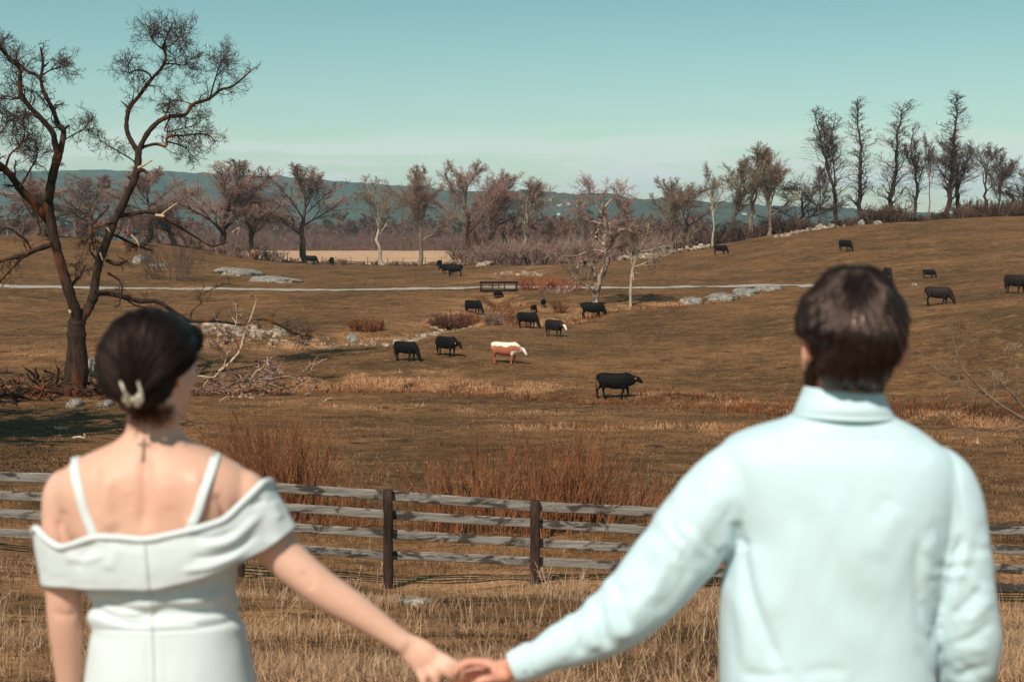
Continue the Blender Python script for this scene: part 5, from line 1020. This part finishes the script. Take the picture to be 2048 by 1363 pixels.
# hair: volume, then strands lying on it
def hairmat(name, c1, c2, rough=.38, spec=.28):
    m = Mat(name, rough, spec); m.b.inputs['Specular Tint'].default_value = (1, .72, .62, 1); n = m.noise(m.coord('Object'), 60, 2, .5); m.col(m.ramp(n, (.3, c1), (.7, c2))); return m.m
HW = hairmat('hair_dark', srgb(20, 13, 12), srgb(38, 25, 22), .48, .25)
def strands(bv, seeds, flow, n, K, step, rad, rg, lift=(0, .004), wob=.12):
    """strips that follow the hair surface; flow(p) -> wanted direction"""
    Pt = np.zeros((n, K, 3)); ok = np.ones(n, bool); lf = rg.uniform(*lift, n)
    for i in range(n):
        p = Vector(seeds[i]); jit = Vector(rg.normal(size=3)*wob)
        for k in range(K):
            h = bv.find_nearest(p)
            if h[0] is None: ok[i] = False; break
            nn = h[1]; p = h[0]; Pt[i, k] = np.array(p+nn*(lf[i]*math.sin(math.pi*min(1, (k+.6)/K))))
            d = Vector(flow(np.array(p)))+jit; d = d-nn*d.dot(nn)
            if d.length < 1e-5: d = Vector((0, 0, -1))
            p = p+d.normalized()*step
    Pt = Pt[ok]; R = rad*rg.uniform(.6, 1.3, len(Pt))[:, None]*np.sin(np.linspace(.25, math.pi-.12, K))[None]**.6; return Pt, R
def surf_pts(me, n, rg, cond=None):
    V = getv(me); k = np.arange(len(V)) if cond is None else np.where(cond(V))[0]; return V[rg.choice(k, n)]
A = Acc()
rows(A, [(620,285,315,.03,.0),(626,258,342,.07,.0),(640,238,360,.092,.0),(660,220,375,.100,-.004),(690,203,386,.094,-.018),(712,199,390,.092,-.024),(728,202,384,.092,-.024),(745,207,370,.086,-.032),(762,214,354,.078,-.038),(780,224,340,.066,-.046),(800,238,330,.052,-.052),(815,250,305,.036,-.052),(824,262,290,.02,-.05)], DW, 40, 2.1)
A.add(*ellipsoid(P(366, 680, DW+.05), (.030, .058, .034), rotz(-.3), 16))
A.add(*ellipsoid(P(266, 792, DW-.070), (.026, .022, .030), None, 14)); A.add(*ellipsoid(P(236, 745, DW-.03), (.032, .06, .05), None, 14))
hm = remesh(A, 'hair', .005, 8)
V = getv(hm); N = getn(hm); cp = P(264, 796, DW-.10); 
hc = P(298, 712, DW); rel = V-cp; phi = np.arctan2(rel[:, 0]+.4*(V[:, 1]-cp[1]), rel[:, 2]); V = V+N*(.0012*np.sin(phi*34+3*fbm(phi*3, rel[:, 2]*20, 91, 2))+.004*fbm(phi*3.2, rel[:, 2]*4, 92, 2))[:, None]; setv(hm, V)
rg = np.random.default_rng(90); bvh = BVHTree.FromPolygons([tuple(v) for v in V], [tuple(p.vertices) for p in hm.polygons])
fl = lambda p: nrm(cp-p+np.array([0, -.02, 0]))
S = surf_pts(hm, 4200, rg, lambda v: np.linalg.norm(v-cp, axis=1) > .03); Pt, R = strands(bvh, S, fl, len(S), 10, .011, .00075, rg, (0, .0022), .08)
hair = lw('hair', hm, HW); a = Acc(); a.add(*tubes(Pt, R, 4)); o = lw('hair_strands', a.mesh('hair_strands'), HW, hair); o['kind'] = 'stuff'
HR_ = hairmat('hair_wisps', srgb(70, 36, 26), srgb(120, 62, 42), .45)
n = 260; s0 = P(rg.uniform(258, 350, n), rg.uniform(806, 822, n), DW-.05-.005*rg.random(n)); t = polylines(s0, nrm(np.stack([rg.normal(size=n)*.35, -.1+rg.normal(size=n)*.2, -np.ones(n)], -1)), rg.uniform(.01, .045, n), 6, .16, 0, rg); a = Acc(); a.add(*tubes(t, np.full((n, 6), .0004), 3))
n = 160; S = surf_pts(hm, n, rg); nn = nrm(S-(hc-0)); t = polylines(S+rw*0, nrm(nn+rg.normal(size=(n, 3))*.8), rg.uniform(.004, .014, n), 5, .3, 0, rg)
o = lw('stray_hair', a.mesh('stray_hair'), HR_, hair); o['kind'] = 'stuff'
# claw clip
m = Mat('pearl_clip', .35, .5); n_ = m.noise(m.coord('Position'), 90, 3, .6); m.col(m.ramp(n_, (.35, srgb(104, 90, 76)), (.65, srgb(206, 194, 174)))); CLIP = m.m
a = Acc()
for pts in ([(240,752,-.122),(242,764,-.130),(248,780,-.136),(255,793,-.136),(258,802,-.130)], [(273,752,-.122),(277,764,-.131),(281,780,-.137),(284,792,-.136),(284,802,-.130)]):
    q = smooth_path(pts, 20); Q = P(q[:, 0], q[:, 1], DW+q[:, 2]+.014); a.add(*loft(Q, np.linspace(.0030, .0037, 20), .0028, (1, 0, 0), (0, 1, 0), 10)); a.add(*ellipsoid(Q[0], (.0046, .004, .0052), None, 8))
for c, r, ry in [((253,796,-.136),(.0075,.006,.0100),.35), ((279,797,-.136),(.0078,.006,.0100),-.35), ((266,800,-.134),(.007,.006,.006),0), ((257,807,-.132),(.0065,.005,.006),.2), ((275,808,-.132),(.0065,.005,.006),-.2)]: a.add(*ellipsoid(P(c[0], c[1], DW+c[2]+.014), r, roty(ry), 10))
cm = remesh(a, 'hair_clip', .0012, 3); lw('hair_clip', cm, CLIP)

# ---------------------------------------------------------------- man
DM = 2.5
rootM = empty('person', (.57, 2.5, 0)); tag(rootM, 'dark-haired bearded man seen from behind in a pale blue-green long-sleeved shirt', 'person'); rootM['group'] = 'couple holding hands'
rm_ = np.array(rootM.location)
def lm(name, me, mat, parent=None):
    v = getv(me); setv(me, v-rm_); return link(name, me, mat, parent or rootM)
A = Acc(); mR = rotz(.17)@rotx(.04); mO = P(1703, 697, DM+.0); put(A, head_pieces(1.03, True), mR, mO)
limb(A, [(1700,720,-.005,62),(1696,770,-.005,62),(1690,810,.0,64),(1686,850,.005,72)], DM)
rows(A, [(835,1620,1756,.055,0),(870,1560,1800,.06,0),(910,1500,1855,.075,0),(960,1480,1895,.095,.005),(1060,1490,1880,.10,.01),(1200,1500,1850,.095,.005),(1363,1500,1840,.098,0),(1450,1495,1845,.105,0),(1530,1510,1835,.10,0)], DM)
limb(A, [(1510,925,0,50),(1478,960,0,56),(1420,1025,.005,50),(1360,1100,.01,46),(1300,1170,.01,42),(1240,1232,.01,40),(1180,1270,.005,38),(1110,1300,.0,32),(1050,1326,0,25),(1020,1336,0,23)], DM, steps=60)
limb(A, [(1060,1322,.0,22),(1046,1328,.012,22),(1020,1336,.04,25),(1000,1343,.05,25),(984,1347,.052,19)], DM, flat=.6)
DH = DM+.082
finger(A, [(1000,1332,-.01),(965,1324,-.006),(936,1324,-.010),(916,1334,-.018),(908,1346,-.020)], DH, 10.5)
finger(A, [(994,1340,.02),(966,1338,.03),(940,1344,.022),(922,1354,.01)], DH, 10)
finger(A, [(988,1358,.012),(960,1364,.018),(938,1372,.01),(920,1382,.0)], DH, 9.5)
finger(A, [(974,1369,-.002),(952,1376,-.004),(934,1383,-.01),(922,1390,-.015)], DH, 9)
finger(A, [(1022,1350,-.03),(1000,1357,-.055),(976,1357,-.075),(956,1362,-.078)], DH, 11)
# right arm hanging, forearm forward
limb(A, [(1835,955,0,44),(1870,978,0,48),(1900,1040,0,50),(1912,1130,-.005,46),(1922,1220,-.005,42),(1926,1270,.0,41),(1922,1330,.02,36),(1908,1400,.06,29),(1896,1450,.09,24)], DM, steps=50)
limb(A, [(1897,1445,.09,23),(1893,1475,.10,31),(1888,1510,.11,32),(1886,1525,.115,27)], DM, flat=.55)
for k, (dx, L) in enumerate([(-23, 62), (-8, 76), (8, 72), (22, 55)]): finger(A, [(1886+dx,1512,.115),(1884+dx,1512+L*.4,.13),(1882+dx*.9,1512+L*.75,.135),(1880+dx*.8,1512+L,.13)], DM, 9.5)
finger(A, [(1872,1470,.10),(1856,1498,.12),(1854,1530,.13)], DM, 10.5)
for s in (-1, 1):
    x = .57+s*.10; C = np.array([[x, DM, .98], [x, DM+.01, .8], [x, DM, .52], [x, DM-.01, .40], [x, DM-.02, .27], [x, DM-.02, .11], [x, DM-.02, .07]]); A.add(*loft(smooth_path(C, 20), np.interp(np.linspace(0, 1, 20), np.linspace(0, 1, 7), [.09,.085,.062,.06,.05,.042,.042]), np.interp(np.linspace(0, 1, 20), np.linspace(0, 1, 7), [.1,.09,.065,.065,.052,.045,.045]), (1, 0, 0), (0, 1, 0), 18))
    A.add(*ellipsoid((x+s*.01, DM+.05, .045), (.048, .14, .04), None, 12))
me = remesh(A, 'body', .0048, 5); SKM = skin_mat('skin_tan', srgb(226, 168, 145)); lm('body', me, SKM); sky_eye(rootM, mO-rm_, mR, 1.03)
# shirt
m = Mat('shirt_cotton', .7, .2); n = m.noise(m.coord('Position'), 500, 2, .6); m.col(srgb(208, 230, 237)); m.bump(n, .0003, .5); m.b.inputs['Sheen Weight'].default_value = .1; SHIRT = m.m
A = Acc()
rows(A, [(812,1600,1770,.062,.005),(826,1590,1782,.072,.004),(840,1566,1802,.080,.004),(858,1500,1838,.086,.005),(880,1452,1868,.096,.005),(910,1438,1900,.106,.0),(950,1440,1915,.114,.0),(1000,1452,1912,.120,.0),(1060,1462,1900,.124,.0),(1120,1452,1888,.124,.0),(1180,1441,1878,.124,.0),(1260,1437,1872,.126,.0),(1363,1436,1868,.132,.0),(1450,1434,1872,.138,.0),(1540,1430,1876,.14,.0)], DM, 60, 2.5)
limb(A, [(1530,925,.0,66),(1497,943,.0,76),(1452,985,.0,84),(1402,1045,.0,84),(1350,1110,.0,80),(1302,1168,.0,76),(1258,1214,.0,72),(1218,1244,.0,65),(1180,1268,.0,56),(1140,1284,.0,49),(1108,1300,.0,43),(1078,1314,.0,38),(1062,1320,0,36)], DM, steps=80)
limb(A, [(1830,945,.0,64),(1868,966,-.004,76),(1894,1010,-.01,74),(1905,1070,-.014,72),(1914,1140,-.016,71),(1923,1205,-.016,70),(1934,1265,-.01,69),(1934,1320,.005,64),(1926,1370,.03,56),(1912,1415,.06,44),(1900,1440,.085,36)], DM, steps=70)
sm_ = remesh(A, 'shirt', .0042, 8); V = getv(sm_); N = getn(sm_); X, Y = proj(V)
# arm/torso overlap groove, folds and drape
LN = [([(1842,1062),(1835,1120),(1836,1190),(1842,1280)],8,-.005), ([(1850,1060),(1862,1130),(1866,1200)],16,.006), ([(1926,1064),(1914,1110),(1896,1180),(1876,1250),(1866,1300)],6,-.012), ([(1934,1085),(1922,1130),(1904,1200)],10,.005),
      ([(1484,1070),(1490,1130),(1506,1200),(1536,1280),(1566,1350)],10,-.008), ([(1502,1090),(1520,1160),(1552,1240)],20,.005), ([(1462,1090),(1452,1130),(1446,1170)],9,-.010), ([(1470,1040),(1478,1075),(1490,1100)],9,-.008), ([(1440,880),(1448,930),(1462,980),(1474,1030)],3.5,-.0022), ([(1905,905),(1915,950),(1922,1000),(1928,1060)],3.5,-.0022),
      ([(1500,868),(1580,872),(1690,878),(1800,880),(1880,892)],2.6,-.0016), ([(1596,990),(1640,1080),(1700,1190),(1800,1290)],30,-.006), ([(1640,970),(1690,1090),(1760,1200)],28,.005), ([(1800,1010),(1770,1060),(1740,1120)],20,.004), ([(1780,990),(1752,1040)],14,-.003), ([(1550,1000),(1600,1120),(1660,1230),(1760,1330)],26,.004), ([(1450,1190),(1462,1250),(1476,1350)],12,-.004), ([(1468,1180),(1486,1260),(1502,1345)],13,.004),
      ([(1600,1350),(1650,1338),(1700,1345)],10,-.004), ([(1480,1345),(1540,1352),(1590,1345)],8,-.004), ([(1860,1130),(1880,1150),(1850,1165)],7,-.003), ([(1840,1200),(1860,1230),(1866,1262)],8,-.005),
      ([(1430,960),(1400,1040),(1360,1110)],16,.005), ([(1400,940),(1370,1010),(1330,1080)],12,-.004), ([(1470,1000),(1430,1080),(1400,1140)],14,-.006), ([(1340,1080),(1320,1150),(1290,1210)],13,.005), ([(1300,1090),(1290,1150),(1262,1210)],11,-.006), ([(1380,1120),(1350,1180),(1315,1230)],12,-.006), ([(1230,1160),(1240,1210),(1262,1262)],9,-.007), ([(1210,1180),(1226,1230),(1240,1290)],10,.006), ([(1190,1200),(1200,1250),(1218,1300)],8,-.007), ([(1160,1230),(1180,1270),(1196,1300)],9,.005), ([(1135,1240),(1150,1280),(1165,1310)],7,-.005), ([(1110,1256),(1124,1290),(1130,1320)],7,.004), ([(1276,1180),(1262,1240),(1240,1280)],12,.006),
      ([(1975,1150),(1950,1190),(1925,1215),(1900,1235)],8,-.006), ([(1985,1190),(1960,1225),(1930,1245)],9,.006), ([(1992,1240),(1962,1262),(1930,1280),(1890,1292)],7,-.006), ([(1880,1262),(1900,1290),(1940,1300),(1985,1290)],9,.006), ([(1985,1330),(1950,1340),(1900,1356)],8,-.007), ([(1880,1310),(1910,1330),(1930,1350)],9,.005), ([(1960,1040),(1955,1100),(1940,1150)],10,-.003)]
LN = [(p_, w_*1.35, h_*(.55 if p_[0][0] > 1836 or 1500 < p_[0][0] < 1800 else .75)) for p_, w_, h_ in LN]; V = crease(V, N, DM, LN); k = np.clip((X-1050)/200, 0, 1)
V = V+N*(.0024*fbm(X*.010+Y*.004, Y*.004, 101, 2)+.0042*fbm(X*.016+Y*.004, Y*.0035, 121, 2)*np.clip((Y-930)/120, 0, 1)+.0008*fbm(X*.035, Y*.022, 102, 2)*np.clip(np.abs(X-1680)/200, .2, 1))[:, None]
# arm sleeve creases that run around the tube on both sleeves
for (ax, ay, bx, by, amp) in [(1450,985,1062,1320,.0019), (1894,1010,1926,1400,.0015)]:
    L_ = math.hypot(bx-ax, by-ay); ux, uy = (bx-ax)/L_, (by-ay)/L_; s = (X-ax)*ux+(Y-ay)*uy; pr = -(X-ax)*uy+(Y-ay)*ux; w = np.clip((95-np.abs(pr))/25, 0, 1)*np.clip(s/60, 0, 1)*np.clip((L_+40-s)/60, 0, 1); V = V+N*(w*amp*np.sin(s/11+2.6*fbm(s*.012, pr*.02, 103, 2)*3+pr*.02)*np.clip(.5+1.4*fbm(s*.01, pr*.01, 104, 2), 0, 1))[:, None]
setv(sm_, V); shirt = lm('shirt', sm_, SHIRT)
# yoke seam, collar, cuffs
def ringloft(name, rws, D, mat, parent, lf, n=90, steps=24, thick=.0035, warp=None, gap=None):
    p = smooth_path(rws, steps); V, q, t, C = rows(None, rws, D, n, 2.15, steps); V = V[:steps*n]
    if warp is not None: V = warp(V)
    me = mesh_np(name, V, q); o = lf(name, me, mat, parent); s = o.modifiers.new('solid', 'SOLIDIFY'); s.thickness = thick; s.offset = 0; return o
def colw(V):
    X, Y = proj(V); V = V.copy(); V[:, 2] -= (X-1680)*.095*DM/FPX*np.clip((840-Y)/60, .25, 1); V[:, 2] += np.clip(-(V[:, 1]-DM)/.07, -1, 1)*.004-np.clip((V[:, 1]-DM)/.07, 0, 1)*.03; return V
col = ringloft('collar', [(779,1609,1763,.066,.004),(782,1607,1765,.069,.003),(795,1602,1769,.074,.002),(812,1594,1776,.082,.0),(826,1589,1783,.081,.0),(834,1587,1787,.083,.0)], DM, SHIRT, shirt, lm, warp=colw)
ringloft('collar_stand', [(779,1609,1763,.066,.004),(790,1611,1762,.063,.004),(830,1606,1772,.060,.004)], DM, SHIRT, col, lm, warp=colw)
def cuff(pts, D, lab):
    p = smooth_path(pts, 14); C = P(p[:, 0], p[:, 1], D+p[:, 2]); r = p[:, 3]*D/FPX; V, q, t = loft(C, r, r*.78, None, None, 48); me = mesh_np('cuff', V[:14*48], q); o = lm('cuff', me, SHIRT, shirt); s = o.modifiers.new('solid', 'SOLIDIFY'); s.thickness = .003; return o, C
cf, C = cuff([(1076,1313,0,34),(1066,1318,0,38),(1050,1325,0,37),(1034,1331,0,34.5),(1024,1335,0,32)], DM, 'l')
m = Mat('shirt_button', .3, .5); m.col(srgb(176, 190, 186)); BTN = m.m
a = Acc(); c = P(1050, 1340, DM-.024); V, q, t = ellipsoid(c, (.0045, .0015, .0045), None, 8); a.add(V, q, t); lm('button', a.mesh('button'), BTN, cf)
cuff([(1904,1432,.075,38),(1901,1442,.083,39),(1897,1456,.093,37)], DM, 'r')
# trousers, shoes
m = Mat('navy_trousers', .85, .1); m.col(srgb(40, 46, 60)); TRO = m.m; m = Mat('brown_leather', .5, .4); m.col(srgb(70, 44, 30)); SHO = m.m; A = Acc()
rows(A, [(1440,1480,1860,.11,0),(1500,1470,1868,.12,0),(1580,1470,1868,.12,0),(1640,1480,1858,.11,0)], DM, 30, 2.4)
for s in (-1, 1):
    x = .57+s*.10; C = smooth_path(np.array([[x, DM, .95], [x, DM, .8], [x, DM, .5], [x, DM-.01, .3], [x, DM-.02, .08]]), 20); A.add(*loft(C, np.linspace(.108, .075, 20), np.linspace(.115, .08, 20), (1, 0, 0), (0, 1, 0), 20))
    a = Acc(); sp_ = smooth_path([(x+s*.01, DM-.10, .05, .02, .03), (x+s*.01, DM-.08, .05, .045, .05), (x+s*.01, DM+.02, .055, .05, .055), (x+s*.015, DM+.12, .04, .055, .04), (x+s*.01, DM+.20, .03, .035, .025), (x+s*.01, DM+.215, .03, .01, .01)], 20); a.add(*loft(sp_[:, :3], sp_[:, 3], sp_[:, 4], (1, 0, 0), (0, 0, 1), 18, 2.4)); lm('shoe', a.mesh('shoe'), SHO)
lm('trousers', remesh(A, 'trousers', .012, 4), TRO)
# hair and beard
HM = hairmat('hair_brown', srgb(18, 12, 12), srgb(46, 30, 27), .31, .75)
A = Acc()
rows(A, [(532,1694,1724,.03,.02),(539,1668,1748,.055,.018),(556,1645,1772,.076,.014),(580,1622,1790,.094,.008),(610,1606,1806,.102,-.006),(640,1598,1813,.100,-.022),(666,1600,1811,.092,-.038),(684,1618,1808,.094,-.036),(710,1627,1798,.080,-.048),(738,1632,1781,.064,-.054),(760,1642,1769,.050,-.054),(773,1682,1765,.032,-.052),(780,1712,1760,.018,-.048)], DM, 44, 2.15)
A.add(*ellipsoid(P(1718, 545, DM-.02), (.022, .03, .014), roty(.3), 10)); A.add(*ellipsoid(P(1640, 640, DM+.0), (.034, .07, .038), None, 12)); A.add(*ellipsoid(P(1776, 645, DM+.0), (.033, .07, .06), None, 12))
hm = remesh(A, 'hair', .005, 7); V = getv(hm); N = getn(hm); wh = P(1722, 548, DM-.05); rel = V-wh; phi = np.arctan2(rel[:, 0], -rel[:, 2]+.02); X, Y = proj(V)
V = V+N*(.0014*np.sin(phi*46+6*fbm(phi*2.4, Y*.012, 111, 2))*np.clip((Y-560)/60, 0, 1)+.0080*fbm(X*.03, Y*.008, 112, 3))[:, None]; setv(hm, V)
bvh = BVHTree.FromPolygons([tuple(v) for v in V], [tuple(p.vertices) for p in hm.polygons])
def flm(p):
    r = p-wh; r = r/(np.linalg.norm(r)+1e-6); z = p[2]; return r*np.array([.9, .5, .4])+np.array([.22*math.sin(z*95+p[0]*30), 0, -.75])
rg = np.random.default_rng(92); S = surf_pts(hm, 6500, rg); Pt, R = strands(bvh, S, flm, len(S), 10, .0085, .0008, rg, (0, .0032), .16)
hair = lm('hair', hm, HM); a = Acc(); a.add(*tubes(Pt, R, 4)); o = lm('hair_strands', a.mesh('hair_strands'), HM, hair); o['kind'] = 'stuff'
A = Acc()
for V, q, t in [ellipsoid((0, .040, -.070), (.060, .056, .050), None, 14), ellipsoid((0, .075, -.104), (.030, .026, .024), None, 10), ellipsoid((-.062, .022, -.045), (.012, .020, .042), None, 10), ellipsoid((.062, .022, -.045), (.012, .020, .042), None, 10)]: A.add((V*1.04)@mR.T+mO, q, t)
bm_ = remesh(A, 'beard', .005, 4); V = getv(bm_); N = getn(bm_); V = V+N*(.002*fbm(V[:, 0]*160, V[:, 2]*160, 7, 2))[:, None]; setv(bm_, V); lm('beard', bm_, HM)
# ================================================================== AIR
a = Acc(); box(a, (0, 2400, 95), (3200, 3300, 122)); me = a.mesh('haze', False)
hm_ = bpy.data.materials.new('air'); hm_.use_nodes = True; t = hm_.node_tree; t.nodes.clear(); o_ = t.nodes.new('ShaderNodeOutputMaterial'); v_ = t.nodes.new('ShaderNodeVolumePrincipled')
v_.inputs['Color'].default_value = (.50, .80, .86, 1); v_.inputs['Density'].default_value = 1.5e-4; v_.inputs['Anisotropy'].default_value = 0; t.links.new(v_.outputs[0], o_.inputs['Volume'])
tag(link('haze', me, hm_), 'pale bluish air fading the distant hills', kind='stuff')
